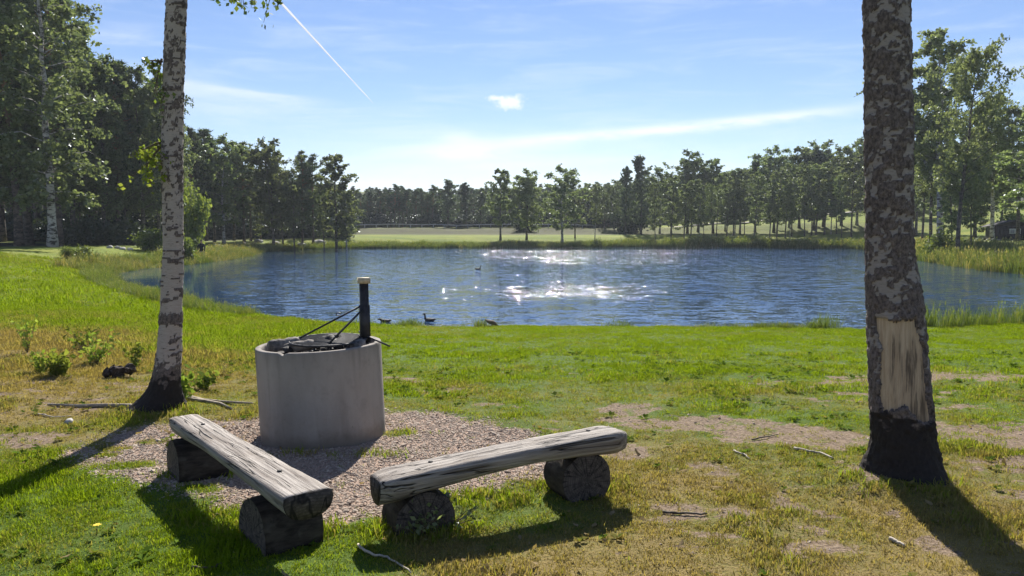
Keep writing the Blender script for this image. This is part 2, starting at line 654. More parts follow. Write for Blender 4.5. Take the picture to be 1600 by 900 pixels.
def mat_ground():
    m, t = mat('turf and gravel')
    p = geopos(t)
    n1 = t.noise(p, 2.2, 5, 0.62)
    n2 = t.noise(p, 38.0, 3, 0.6)
    n3 = t.noise(p, 110.0, 2, 0.6)
    nb = t.noise(t.vscale(p, (0.09, 0.35, 0.09)), 1.0, 4, 0.6)
    dry = t.m('ADD', t.attr('dry'), t.m('MULTIPLY', t.m('SUBTRACT', n2, 0.5), 0.7), True)
    green = t.mix(n1, (0.045, 0.085, 0.010), (0.105, 0.160, 0.018))
    straw = t.mix(n1, (0.16, 0.115, 0.040), (0.27, 0.205, 0.075))
    turf = t.mix(t.ramp(dry, 0.2, 0.85, 0.0, 1.0), green, straw)
    # distant meadow shows its own colour rather than soil between blades
    far = t.attr('far')
    mead = t.mix(t.ramp(nb, 0.3, 0.7, 0, 1), (0.11, 0.165, 0.015), (0.225, 0.245, 0.034))
    nm_ = t.noise(t.vscale(p, (0.5, 1.4, 0.5)), 1.0, 4, 0.65)
    mead = t.mix(t.m('MULTIPLY', t.ramp(nm_, 0.45, 0.75, 0, 1), 0.6), mead, (0.10, 0.105, 0.03))
    mead = t.mix(t.m('MULTIPLY', t.attr('rough'), t.ramp(nm_, 0.25, 0.6, 0.7, 1.0)), mead, (0.05, 0.05, 0.018))
    turf = t.mix(far, turf, mead)
    soil = t.mix(t.ramp(n2, 0.3, 0.75, 0, 1), (0.13, 0.09, 0.06), (0.30, 0.225, 0.155))
    sp = t.ramp(n3, 0.35, 0.7, 0, 1)
    grav = t.mix(sp, (0.22, 0.145, 0.105), (0.54, 0.41, 0.325))
    dm = t.m('ADD', t.attr('dirt'), t.m('MULTIPLY', t.m('SUBTRACT', n2, 0.5), 0.8), True)
    c = t.mix(t.ramp(dm, 0.35, 0.75, 0, 1), turf, soil)
    gm = t.m('ADD', t.attr('gravel'), t.m('MULTIPLY', t.m('SUBTRACT', n2, 0.5), 0.5), True)
    gmr = t.ramp(gm, 0.35, 0.7, 0, 1)
    c = t.mix(gmr, c, grav)
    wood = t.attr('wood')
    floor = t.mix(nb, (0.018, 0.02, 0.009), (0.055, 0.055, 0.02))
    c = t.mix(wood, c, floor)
    bed = t.attr('bed')
    c = t.mix(bed, c, (0.03, 0.028, 0.016))
    h = t.m('ADD', t.m('MULTIPLY', n2, 1.0), t.m('MULTIPLY', n3, 0.6))
    finish(t, principled(t, c, 0.95, t.bump(h, 0.8, 0.02), 0, 0.15))
    return m


def mat_water():
    """ruffled water: wave slopes come from noise directly, so far water keeps its true roughness"""
    m, t = mat('lake water')
    p = geopos(t)
    wv = t.attr('wave')

    def slopes(vec, scale, detail):
        nd = t.n('ShaderNodeTexNoise', noise_dimensions='3D')
        t.put(nd.inputs['Vector'], vec)
        nd.inputs['Scale'].default_value = scale
        nd.inputs['Detail'].default_value = detail
        nd.inputs['Roughness'].default_value = 0.6
        sub = t.n('ShaderNodeVectorMath', operation='SUBTRACT')
        t.link(nd.outputs['Color'], sub.inputs[0])
        sub.inputs[1].default_value = (0.5, 0.5, 0.5)
        return sub.outputs[0]
    a = slopes(t.vscale(p, (0.6, 1.15, 1)), 2.6, 3)
    b = slopes(t.vscale(p, (0.8, 1.3, 1)), 11.0, 2)
    gust = t.ramp(t.noise(t.vscale(p, (0.035, 0.11, 1)), 1.0, 3, 0.55), 0.35, 0.65, 0.5, 1.1)
    k = t.m('MULTIPLY', wv, gust)
    ad = t.n('ShaderNodeVectorMath', operation='ADD')
    t.link(t.vscale(a, (1.05, 1.6, 0)), ad.inputs[0])
    t.link(t.vscale(b, (0.9, 1.2, 0)), ad.inputs[1])
    sc_ = t.n('ShaderNodeVectorMath', operation='SCALE')
    t.link(ad.outputs[0], sc_.inputs[0])
    t.link(k, sc_.inputs['Scale'])
    up = t.n('ShaderNodeVectorMath', operation='ADD')
    t.link(sc_.outputs[0], up.inputs[0])
    up.inputs[1].default_value = (0, 0, 1)
    nm = t.n('ShaderNodeVectorMath', operation='NORMALIZE')
    t.link(up.outputs[0], nm.inputs[0])
    b_ = t.n('ShaderNodeBsdfPrincipled')
    b_.inputs['Base Color'].default_value = (0.019, 0.050, 0.115, 1)
    b_.inputs['Roughness'].default_value = 0.045
    b_.inputs['IOR'].default_value = 1.333
    t.link(nm.outputs[0], b_.inputs['Normal'])
    finish(t, b_.outputs[0])
    return m


def mat_concrete():
    m, t = mat('weathered concrete')
    p = objco(t)
    n1 = t.noise(t.vscale(p, (2.4, 2.4, 0.8)), 1.6, 5, 0.6)
    n2 = t.noise(p, 60, 3, 0.6)
    n3 = t.noise(p, 9, 4, 0.65)
    pits = t.ramp(t.noise(p, 24, 2, 0.5), 0.20, 0.30, 1.0, 0.0)
    st = t.noise(t.vscale(p, (9, 9, 0.7)), 1.0, 4, 0.6)
    c = t.mix(t.ramp(n1, 0.3, 0.7, 0, 1), (0.27, 0.24, 0.21), (0.345, 0.31, 0.275))
    c = t.mix(t.m('MULTIPLY', t.ramp(n3, 0.5, 0.75, 0, 1), 0.30), c, (0.15, 0.132, 0.118))
    c = t.mix(t.m('MULTIPLY', t.ramp(st, 0.52, 0.72, 0, 1), 0.42), c, (0.165, 0.14, 0.12))
    c = t.mix(t.m('MULTIPLY', n2, 0.22), c, (0.36, 0.335, 0.31))
    c = t.mix(t.m('MULTIPLY', pits, 0.6), c, (0.13, 0.12, 0.11))
    spz = t.n('ShaderNodeSeparateXYZ')
    t.link(p, spz.inputs[0])
    edge = t.m('MULTIPLY', t.m('SUBTRACT', n3, 0.5), 0.25)
    splash = t.ramp(t.m('ADD', spz.outputs[2], edge), 0.02, 0.16, 0.55, 0.0)      # soil splashed up by rain
    c = t.mix(splash, c, (0.13, 0.098, 0.07))
    soot = t.ramp(t.m('ADD', spz.outputs[2], t.m('MULTIPLY', t.m('SUBTRACT', st, 0.5), 0.5)), 0.62, 0.86, 0.0, 0.45)
    c = t.mix(soot, c, (0.10, 0.09, 0.083))
    h = t.m('SUBTRACT', t.m('ADD', t.m('MULTIPLY', n2, 0.3), n3), t.m('MULTIPLY', pits, 1.0))
    finish(t, principled(t, c, 0.9, t.bump(h, 0.35, 0.012), 0, 0.25))
    return m


def mat_oldwood():
    """grey weathered log, grain along local X"""
    m, t = mat('silvered wood')
    p = objco(t)
    g1 = t.noise(t.vscale(p, (1.6, 42, 42)), 1.0, 5, 0.65, 0.25)
    g2 = t.noise(t.vscale(p, (1.0, 9, 9)), 1.0, 4, 0.6, 0.3)
    crack = t.noise(t.vscale(p, (1.1, 22, 22)), 1.0, 2, 0.5, 0.6)
    ck = t.ramp(t.m('ABSOLUTE', t.m('SUBTRACT', crack, 0.5)), 0.0, 0.026, 1.0, 0.0)
    ckm = t.m('MULTIPLY', ck, t.ramp(t.noise(t.vscale(p, (1.5, 3, 3)), 1.0, 2), 0.36, 0.52, 0, 1))
    blot = t.noise(p, 3.2, 4, 0.6)
    c = t.mix(t.ramp(g1, 0.25, 0.75, 0, 1), (0.15, 0.126, 0.108), (0.48, 0.435, 0.39))
    c = t.mix(t.m('MULTIPLY', t.ramp(g2, 0.45, 0.7, 0, 1), 0.7), c, (0.14, 0.11, 0.09))
    c = t.mix(t.m('MULTIPLY', t.ramp(blot, 0.5, 0.7, 0, 1), 0.35), c, (0.22, 0.17, 0.125))
    c = t.mix(ckm, c, (0.025, 0.02, 0.016))
    h = t.m('SUBTRACT', g1, t.m('MULTIPLY', ckm, 1.6))
    finish(t, principled(t, c, 0.8, t.bump(h, 0.9, 0.012), 0, 0.25))
    return m


def mat_endgrain():
    m, t = mat('log end grain')
    p = objco(t)
    sp = t.n('ShaderNodeSeparateXYZ')
    t.link(p, sp.inputs[0])
    r = t.m('SQRT', t.m('ADD', t.m('MULTIPLY', sp.outputs[1], sp.outputs[1]), t.m('MULTIPLY', sp.outputs[2], sp.outputs[2])))
    r = t.m('ADD', r, t.m('MULTIPLY', t.noise(p, 7, 3), 0.03))
    ring = t.m('SINE', t.m('MULTIPLY', r, 420))
    ang = t.m('ARCTAN2', sp.outputs[2], sp.outputs[1])
    rc = t.n('ShaderNodeCombineXYZ')
    t.link(t.m('MULTIPLY', ang, 3.2), rc.inputs[0])
    t.link(t.m('MULTIPLY', r, 3.0), rc.inputs[1])
    rad = t.ramp(t.m('ABSOLUTE', t.m('SUBTRACT', t.noise(rc.outputs[0], 1.0, 2, 0.5), 0.5)), 0.0, 0.03, 1.0, 0.0)
    n = t.noise(p, 30, 4, 0.65)
    c = t.mix(t.ramp(n, 0.3, 0.7, 0, 1), (0.05, 0.04, 0.034), (0.135, 0.11, 0.092))
    c = t.mix(t.m('MULTIPLY', t.ramp(ring, -1, 1, 0, 1), 0.45), c, (0.05, 0.04, 0.033))
    c = t.mix(t.m('MULTIPLY', rad, 0.9), c, (0.012, 0.01, 0.009))
    finish(t, principled(t, c, 0.85, t.bump(t.m('ADD', n, t.m('MULTIPLY', ring, 0.2)), 0.5, 0.008), 0, 0.2))
    return m


def mat_logbark():
    m, t = mat('old log bark')
    p = objco(t)
    n = t.noise(t.vscale(p, (6, 22, 22)), 1.0, 5, 0.65)
    n2 = t.noise(p, 9, 4, 0.6)
    c = t.mix(t.ramp(n, 0.3, 0.7, 0, 1), (0.018, 0.014, 0.012), (0.072, 0.058, 0.048))
    c = t.mix(t.m('MULTIPLY', t.ramp(n2, 0.52, 0.72, 0, 1), 0.4), c, (0.15, 0.13, 0.11))
    finish(t, principled(t, c, 0.9, t.bump(n, 0.9, 0.012), 0, 0.2))
    return m


def mat_nearbark(name, light_a, light_b, dark_a, dark_b):
    """birch bark; the mesh attribute 'rough' is 1 where the black corky bark stands, 0 on the papery skin"""
    m, t = mat(name)
    p = objco(t)
    rg = t.attr('rough')
    nf = t.noise(t.vscale(p, (46, 46, 34)), 1.0, 5, 0.68)
    nl = t.noise(t.vscale(p, (14, 14, 90)), 1.0, 3, 0.6)
    lent = t.ramp(t.noise(t.vscale(p, (22, 22, 150)), 1.0, 2, 0.5), 0.62, 0.70, 0, 1)
    f = t.m('ADD', rg, t.m('MULTIPLY', t.m('SUBTRACT', nf, 0.5), 0.5))
    f = t.ramp(f, 0.36, 0.64, 0, 1)
    wh = t.mix(nl, light_a, light_b)
    wh = t.mix(t.m('MULTIPLY', lent, 0.6), wh, (0.09, 0.07, 0.062))
    bk = t.mix(t.ramp(nf, 0.3, 0.75, 0, 1), dark_a, dark_b)
    c = t.mix(f, wh, bk)
    old = t.ramp(t.m('ADD', rg, t.m('MULTIPLY', t.m('SUBTRACT', nl, 0.5), 0.6)), 1.25, 1.6, 0, 1)     # black corky bark at the foot
    c = t.mix(old, c, t.mix(nf, (0.010, 0.008, 0.008), (0.048, 0.038, 0.034)))
    h = t.m('ADD', t.m('MULTIPLY', f, t.m('ADD', 0.4, nf)), t.m('MULTIPLY', nl, 0.25))
    finish(t, principled(t, c, 0.85, t.bump(h, 0.9, 0.012), 0, 0.25))
    return m


def mat_barewood():
    m, t = mat('bared sapwood')
    p = objco(t)
    g = t.noise(t.vscale(p, (75, 75, 3.0)), 1.0, 5, 0.7)
    st = t.noise(t.vscale(p, (16, 16, 1.6)), 1.0, 4, 0.65, 0.3)
    sp = t.n('ShaderNodeSeparateXYZ')
    t.link(p, sp.inputs[0])
    c = t.mix(t.ramp(g, 0.3, 0.7, 0, 1), (0.37, 0.265, 0.175), (0.54, 0.425, 0.305))
    mid = t.attr('stain')
    s = t.ramp(t.m('ADD', t.m('ADD', t.m('MULTIPLY', st, 1.1), t.m('MULTIPLY', g, 0.9)), t.m('MULTIPLY', mid, 0.22)), 1.08, 1.34, 0, 0.9)
    c = t.mix(s, c, (0.085, 0.058, 0.042))
    finish(t, principled(t, c, 0.75, t.bump(g, 0.5, 0.006), 0, 0.3))
    return m


def mat_farbark(name, light, dark, th, zgrad=None):
    m, t = mat(name)
    p = objco(t)
    n = t.noise(t.vscale(p, (3, 3, 6)), 1.0, 4, 0.65)
    c = t.mix(t.ramp(n, th - 0.08, th + 0.08, 0, 1), light, dark)
    if zgrad:
        sp = t.n('ShaderNodeSeparateXYZ')
        t.link(p, sp.inputs[0])
        c = t.mix(t.ramp(sp.outputs[2], zgrad[0], zgrad[1], 0, 1), c, zgrad[2])
    finish(t, principled(t, c, 0.9))
    return m


M = {}
M['ground'] = mat_ground()
M['water'] = mat_water()
M['concrete'] = mat_concrete()
M['oldwood'] = mat_oldwood()
M['endgrain'] = mat_endgrain()
M['logbark'] = mat_logbark()
M['bark_l'] = mat_nearbark('pale birch bark', (0.28, 0.235, 0.21), (0.46, 0.40, 0.36), (0.07, 0.056, 0.052), (0.23, 0.185, 0.168))
M['bark_r'] = mat_nearbark('dark birch bark', (0.20, 0.17, 0.157), (0.36, 0.32, 0.30), (0.062, 0.049, 0.046), (0.235, 0.19, 0.175))
M['barewood'] = mat_barewood()
M['birchbark'] = mat_farbark('birch trunk', (0.48, 0.45, 0.42), (0.07, 0.06, 0.055), 0.52)
M['darkbark'] = mat_farbark('dark trunk', (0.15, 0.125, 0.105), (0.05, 0.042, 0.036), 0.5)
M['pinebark'] = mat_farbark('pine trunk', (0.16, 0.12, 0.095), (0.06, 0.047, 0.04), 0.5, (4.0, 8.0, (0.28, 0.14, 0.065)))
M['birchleaf'] = leafy('birch leaves', (0.095, 0.125, 0.048), (0.225, 0.255, 0.110), 0.54, 0.04, warmth=(1.08, 1.14, 0.78, 1))
M['aspenleaf'] = leafy('aspen leaves', (0.065, 0.092, 0.048), (0.150, 0.180, 0.092), 0.46, 0.05, warmth=(1.08, 1.14, 0.78, 1))
M['pineneedle'] = leafy('pine needles', (0.055, 0.082, 0.038), (0.125, 0.158, 0.072), 0.38, 0.04, warmth=(1.08, 1.14, 0.78, 1))
M['willowleaf'] = leafy('willow leaves', (0.085, 0.125, 0.030), (0.175, 0.215, 0.060), 0.5, 0.03)
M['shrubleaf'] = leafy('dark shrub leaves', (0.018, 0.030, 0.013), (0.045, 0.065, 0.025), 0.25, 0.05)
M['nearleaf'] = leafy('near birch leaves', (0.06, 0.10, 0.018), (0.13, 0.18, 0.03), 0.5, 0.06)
M['sapling_sunleaf'] = leafy('sapling and sunlit birch leaves', (0.13, 0.19, 0.035), (0.24, 0.29, 0.08), 0.5, 0.0)  # pale sapling leaf; on the birch sprays its brightness paints in sunlight
M['grass'] = leafy('grass', (0.125, 0.210, 0.009), (0.220, 0.300, 0.018), 0.5, 0.0, ((0.155, 0.122, 0.045), (0.34, 0.275, 0.125)))
M['reed'] = leafy('reed', (0.075, 0.12, 0.025), (0.17, 0.22, 0.05), 0.45, 0.04, ((0.17, 0.15, 0.055), (0.36, 0.31, 0.14)))
M['weedleaf'] = leafy('weed leaves', (0.06, 0.115, 0.016), (0.13, 0.20, 0.03), 0.4, 0.0, ((0.16, 0.12, 0.04), (0.28, 0.22, 0.08)))
M['litter'] = leafy('leaf litter', (0.20, 0.135, 0.05), (0.36, 0.28, 0.15), 0.3, 0.0, ((0.12, 0.075, 0.03), (0.45, 0.36, 0.22)))
M['steel'] = simple('sooty steel', (0.035, 0.033, 0.036), 0.55, 0.4, 14, 0.2, 0.3)
M['capwood'] = simple('pale cap wood', (0.48, 0.40, 0.27), 0.7, 0.2, 20, 0.2)
M['char'] = simple('charred wood', (0.018, 0.016, 0.016), 0.75, 0.6, 9, 0.8)
M['ash'] = simple('ash and cinders', (0.09, 0.082, 0.078), 0.95, 0.6, 22, 0.8)
M['charpale'] = simple('ashen charred wood', (0.16, 0.14, 0.125), 0.85, 0.6, 11, 0.8)
M['stone'] = simple('pale stone', (0.40, 0.38, 0.35), 0.85, 0.3, 10, 0.4)
M['boulder'] = simple('grey boulder', (0.26, 0.25, 0.24), 0.9, 0.35, 3, 0.4)
M['earth'] = simple('dark earth', (0.045, 0.03, 0.022), 0.95, 0.5, 16, 0.8)
M['twig'] = simple('bleached stick', (0.42, 0.36, 0.28), 0.8, 0.3, 22, 0.4)
M['twigdark'] = simple('dark stick', (0.10, 0.075, 0.055), 0.85, 0.4, 22, 0.4)
M['stem'] = simple('thin stem', (0.12, 0.09, 0.05), 0.8, 0.3, 20)
M['root'] = simple('bare root', (0.30, 0.25, 0.19), 0.85, 0.35, 18, 0.5)
M['road'] = simple('gravel road', (0.34, 0.31, 0.27), 0.95, 0.15, 0.5)
M['rail'] = simple('galvanised rail', (0.34, 0.35, 0.36), 0.5, 0.15, 2.0, 0, 0.3)
M['cabinwall'] = simple('dark tarred boards', (0.035, 0.030, 0.034), 0.8, 0.35, 3, 0.2, 0, (1, 1, 6))
M['cabinroof'] = simple('felt roof', (0.055, 0.05, 0.052), 0.85, 0.3, 4)
M['whitepaint'] = simple('white paint', (0.75, 0.74, 0.70), 0.6, 0.08, 4)
M['pane'] = simple('window pane', (0.33, 0.34, 0.35), 0.12, 0.1, 4)
M['plug'] = simple('dark bolt hole', (0.02, 0.017, 0.015), 0.8, 0.3, 30)
M['duckdark'] = simple('dark brown plumage', (0.055, 0.042, 0.032), 0.8, 0.5, 26)
M['duckhen'] = simple('mottled brown plumage', (0.13, 0.085, 0.05), 0.8, 0.6, 34)
M['yellow'] = simple('yellow petals', (0.85, 0.62, 0.02), 0.7, 0.1, 30)


def mat_chip():
    m, t = mat('gravel chips')
    tv = t.attr('tint', 'INSTANCER')
    n = t.noise(objco(t), 60, 2)
    c = t.mix(tv, (0.21, 0.155, 0.115), (0.53, 0.43, 0.335))
    c = t.mix(t.m('MULTIPLY', n, 0.3), c, (0.25, 0.20, 0.18))
    finish(t, principled(t, c, 0.9))
    return m


def mat_vapour():
    m, t = mat('condensed vapour')
    df = t.n('ShaderNodeBsdfDiffuse')
    df.inputs[0].default_value = (0.95, 0.95, 0.95, 1)
    tr = t.n('ShaderNodeBsdfTranslucent')
    tr.inputs[0].default_value = (0.97, 0.97, 0.97, 1)
    mx = t.n('ShaderNodeMixShader')
    mx.inputs[0].default_value = 0.6
    t.link(df.outputs[0], mx.inputs[1])
    t.link(tr.outputs[0], mx.inputs[2])
    tp = t.n('ShaderNodeBsdfTransparent')
    lw = t.n('ShaderNodeLayerWeight')
    lw.inputs[0].default_value = 0.35
    m2 = t.n('ShaderNodeMixShader')
    t.put(m2.inputs[0], t.m('ADD', 0.05, t.m('MULTIPLY', lw.outputs['Facing'], 0.75), True))
    t.link(mx.outputs[0], m2.inputs[1])
    t.link(tp.outputs[0], m2.inputs[2])
    finish(t, m2.outputs[0])
    return m


def mat_person():
    m, t = mat('dark jacket and pale trousers')
    sp = t.n('ShaderNodeSeparateXYZ')
    t.link(objco(t), sp.inputs[0])
    z = sp.outputs[2]
    c = t.mix(t.ramp(z, 0.86, 0.90, 0, 1), (0.22, 0.19, 0.15), (0.012, 0.012, 0.015))
    c = t.mix(t.ramp(z, 1.47, 1.49, 0, 1), c, (0.40, 0.24, 0.17))
    c = t.mix(t.ramp(z, 1.62, 1.65, 0, 1), c, (0.02, 0.016, 0.013))
    finish(t, principled(t, c, 0.85))
    return m




def mat_haze():
    m, t = mat('summer haze')
    v = t.n('ShaderNodeVolumePrincipled')
    v.inputs['Color'].default_value = (0.80, 0.88, 1.0, 1)
    v.inputs['Density'].default_value = HAZE
    v.inputs['Anisotropy'].default_value = 0.35
    v.inputs['Density Attribute'].default_value = ''
    v.inputs['Temperature Attribute'].default_value = ''
    m.cycles.homogeneous_volume = True
    o = t.n('ShaderNodeOutputMaterial')
    t.link(v.outputs[0], o.inputs['Volume'])
    return m


HAZE = 0.00026
M['chip'] = mat_chip()
M['vapour'] = mat_vapour()
M['person'] = mat_person()

# ------------------------------------------------------------------ ground sheet
def build_ground():
    ys = list(np.linspace(-45, 2.4, 14))
    y = 2.8
    while y < 21:
        ys.append(y)
        y += y * 0.0085
    while y < 150:
        ys.append(y)
        y += y * 0.0115
    while y < 1200:
        ys.append(y)
        y += y * 0.09
    ys = np.array(ys)
    s = np.linspace(-1, 1, 441)
    s = np.where(np.abs(s) < 0.86, s / 0.86, np.sign(s) * (1 + ((np.abs(s) - 0.86) / 0.14) ** 1.5 * 3.0))
    Wd = np.where(ys < 3, 6.0, 3.6 + 0.74 * ys)
    X = s[None, :] * Wd[:, None]
    Y = np.repeat(ys[:, None], len(s), 1)
    x, yv = X.ravel(), Y.ravel()
    z = height(x, yv)
    nr, nc = X.shape
    i = np.arange(nr - 1)[:, None] * nc + np.arange(nc - 1)[None, :]
    F = np.stack([i, i + 1, i + nc + 1, i + nc], -1).reshape(-1, 4)
    d = lake_sd(x, yv)
    at = {'gravel': gravel_mask(x, yv), 'dirt': dirt_mask(x, yv), 'dry': dry_mask(x, yv), 'far': sstep(16, 40, yv)}
    # leaf-litter floor inside the woods on the left and behind the far row
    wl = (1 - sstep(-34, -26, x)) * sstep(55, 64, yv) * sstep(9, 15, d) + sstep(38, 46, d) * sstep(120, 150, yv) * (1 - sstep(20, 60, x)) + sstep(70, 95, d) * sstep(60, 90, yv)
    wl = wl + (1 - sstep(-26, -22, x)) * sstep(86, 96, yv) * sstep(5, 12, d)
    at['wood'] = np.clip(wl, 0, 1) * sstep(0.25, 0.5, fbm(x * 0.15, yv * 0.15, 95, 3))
    at['rough'] = sstep(12, 17, d) * (1 - sstep(30, 36, d)) * sstep(112, 122, yv) * (1 - 0.5 * sstep(10, 40, x))
    at['bed'] = 1 - sstep(-0.05, 0.25, d)
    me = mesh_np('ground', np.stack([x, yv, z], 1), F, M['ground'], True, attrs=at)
    tag(link('ground', me), kind='structure')


build_ground()


def build_water():
    x0, x1, y0, y1 = LAKE[:, 0].min() - 2, LAKE[:, 0].max() + 2, LAKE[:, 1].min() - 1.5, LAKE[:, 1].max() + 2
    nx, ny = 160, 200
    X, Y = np.meshgrid(np.linspace(x0, x1, nx), np.linspace(y0, y1, ny))
    x, y = X.ravel(), Y.ravel()
    i = np.arange(ny - 1)[:, None] * nx + np.arange(nx - 1)[None, :]
    F = np.stack([i, i + 1, i + nx + 1, i + nx], -1).reshape(-1, 4)
    # calm in the lee of the far bank and in the bay on the left, ruffled elsewhere
    d = -lake_sd(x, y)
    lee_far = sstep(96.5, 89.5, y + 1.2 * np.sin(x * 0.21))
    bay = sstep(-0.06, 0.05, x / y + 0.345 - 0.11 * sstep(48, 82, y) + (fbm(x * 0.2, y * 0.1, 97, 2) - 0.5) * 0.05)
    right = 1 - 0.45 * sstep(0.5, 0.6, x / y) * sstep(46, 55, y)
    wave = (0.05 + 0.95 * lee_far) * (0.07 + 0.93 * bay) * right
    wave = wave * (0.35 + 0.65 * sstep(0, 8, d)) * (0.9 + 0.5 * sstep(40, 86, y))
    me = mesh_np('lake', np.stack([x, y, np.full_like(x, WATER)], 1), F, M['water'], True, attrs={'wave': wave})
    tag(link('lake', me), kind='structure')


build_water()


# gravel road on the embankment behind the lake
def build_road():
    pts = []
    for xx in np.linspace(-75, 95, 120):
        yy = 139 + 0.0016 * (xx - 5) ** 2 * (1 if xx > 5 else 0.15) + (0.12 * max(0, xx - 30))
        pts.append((xx, yy))
    P = np.array(pts)
    T = np.gradient(P, axis=0)
    T /= np.linalg.norm(T, axis=1)[:, None]
    N = np.stack([-T[:, 1], T[:, 0]], 1)
    V = []
    offs = np.linspace(-1.5, 1.5, 7)
    for p, n in zip(P, N):
        q = p[None] + offs[:, None] * n[None]
        zz = height(q[:, 0], q[:, 1])
        zz = np.full(7, zz.max()) + 0.05
        V.append(np.column_stack([q, zz]))
    V = np.concatenate(V)
    k = len(offs)
    F = []
    for i in range(len(P) - 1):
        for j in range(k - 1):
            a = i * k + j
            F.append([a, a + k, a + k + 1, a + 1])
    tag(link('road', mesh_np('road', V, F, M['road'], True)), kind='structure')
    return P


ROAD = build_road()

# ------------------------------------------------------------------ the two near birch trunks
def near_trunk(obj, prof, depth, matl, rough_fn, seed, relief, ztop, panel=None, yscale=1.0, zlo=-0.18):
    rows = []
    for py, xl, xr in prof:
        a, b = at_depth(xl, py, depth), at_depth(xr, py, depth)
        rows.append((a[2], (a[0] + b[0]) / 2, (b[0] - a[0]) / 2))
    rows.sort()
    Z = np.array([r[0] for r in rows])
    XC = np.array([r[1] for r in rows])
    RR = np.array([r[2] for r in rows])
    zs = np.concatenate([np.arange(zlo, 4.6, 0.0135), np.arange(4.6, ztop, 0.15)])
    slope = (XC[-1] - XC[-4]) / (Z[-1] - Z[-4])
    xc = np.interp(zs, Z, XC) + np.where(zs > Z[-1], (zs - Z[-1]) * slope, 0)
    rr = np.interp(zs, Z, RR) * np.where(zs > Z[-1], np.clip(1 - (zs - Z[-1]) / (ztop - Z[-1] + 0.3), 0.04, 1) ** 0.8, 1)
    k = np.ones(9) / 9
    n4 = int((zs < 4.6).sum())
    xs = xc.copy()
    rs = rr.copy()
    xs[4:n4 - 4] = np.convolve(xc[:n4], k, 'same')[4:-4]
    rs[4:n4 - 4] = np.convolve(rr[:n4], k, 'same')[4:-4]
    ns = 120
    th = np.linspace(-math.pi, math.pi, ns, endpoint=False) # 0 faces the camera
    TH, ZZ = np.meshgrid(th, zs)
    Rm = np.repeat(rs[:, None], ns, 1)
    X0 = np.repeat(xs[:, None], ns, 1)
    u = TH * 0.2
    rough = rough_fn(TH, ZZ, u)
    cork = fbm(u * 60 + 2.2 * fbm(u * 9, ZZ * 9, seed + 1, 2), ZZ * 30 + u * 9, seed, 4) - 0.35
    ridg = np.abs(fbm(u * 44 + 3 * fbm(u * 7, ZZ * 7, seed + 2, 2), ZZ * 13 + u * 6, seed + 5, 3) - 0.5) * 2
    disp = relief * np.minimum(rough, 1.3) * (cork * 1.6 + (0.4 - ridg) * 0.9) + 0.002 * (fbm(u * 30, ZZ * 80, seed + 9, 2) - 0.5)
    disp += 0.012 * (fbm(u * 5, ZZ * 3.0, seed + 3, 2) - 0.5)
    if panel is not None:
        pm = panel(TH, ZZ)
        lip = np.zeros_like(pm)
        for sx, sy in ((2, 0), (-2, 0), (0, 1), (0, -1), (3, 1), (-3, -1), (3, -1), (-3, 1)):
            lip = np.maximum(lip, np.roll(np.roll(pm, sx, 0), sy, 1))
        disp = disp + 0.009 * lip * (1 - pm)
        disp = disp * (1 - pm) - 0.034 * pm
        rough = np.where(pm > 0.5, 1.0, rough)
    # root buttresses
    fl = np.clip((0.30 - ZZ) / 0.36, 0, 1)
    butt = fl ** 1.7 * (0.35 + 0.65 * (0.5 + 0.5 * np.sin(TH * 3 + seed)) ** 1.5) * 0.12
    r = Rm + disp + butt
    X = X0 + r * np.sin(TH)
    Y = depth - r * np.cos(TH) * yscale
    V = np.stack([X, Y, ZZ], -1).reshape(-1, 3)
    bx, by = xs[np.argmin(abs(zs))], depth
    V -= np.array([bx, by, 0])
    nr = len(zs)
    i = np.arange(nr - 1)[:, None] * ns
    j = np.arange(ns)[None, :]
    j2 = (j + 1) % ns
    F = np.stack([i + j, i + j2, i + ns + j2, i + ns + j], -1).reshape(-1, 4)
    me = mesh_np('trunk', V, F, matl, True, attrs={'rough': rough.ravel()})
    root = empty(obj, (bx, by, 0))
    link('trunk', me, root)
    return root, zs, xs - bx, rs


def rough_left(TH, Z, u):
    n = fbm(u * 42, Z * 70, 11, 4)
    n2 = fbm(u * 14, Z * 24, 12, 3)
    th = np.interp(Z, [-.2, .12, .35, .55, .75, 1.2, 1.7, 2.0, 2.2, 2.5, 2.8, 3.8, 9], [-.2, .10, .46, .60, .70, .71, .68, .61, .49, .58, .56, .55, .52])
    r = sstep(th - 0.07, th + 0.07, 0.4 * n + 0.6 * n2)
    band = sstep(0.012, 0.0, np.abs(Z - 0.89 + 0.05 * (fbm(u * 16, Z * 0, 15, 3) - 0.5)) - 0.045 + 0.07 * (fbm(u * 30, Z * 40, 16, 3) - 0.5)) * 0.62
    dash = sstep(0.66, 0.72, fbm(u * 7, Z * 42, 18, 2))
    foot = 2 * sstep(0.50, 0.22, Z + 0.25 * (n2 - 0.5))
    return np.maximum(np.maximum(np.maximum(r, band * 2), dash), foot)


left_prof = [(-60, 263, 292), (0, 260, 291), (100, 256, 288), (200, 253, 285), (260, 252, 285), (300, 254, 285), (400, 255, 286), (450, 252, 285), (500, 250, 284),
             (550, 245, 283), (590, 239, 281), (612, 231, 280), (628, 216, 280), (640, 202, 279), (650, 188, 278), (664, 172, 277), (690, 158, 277)]
LT, lz, lx, lr = near_trunk('birch_tree', left_prof, 7.42, M['bark_l'], rough_left, 21, 0.011, 9.5, yscale=0.8)
tag(LT, 'slim pale birch with a black ring round its trunk beside the concrete fire ring', 'tree')


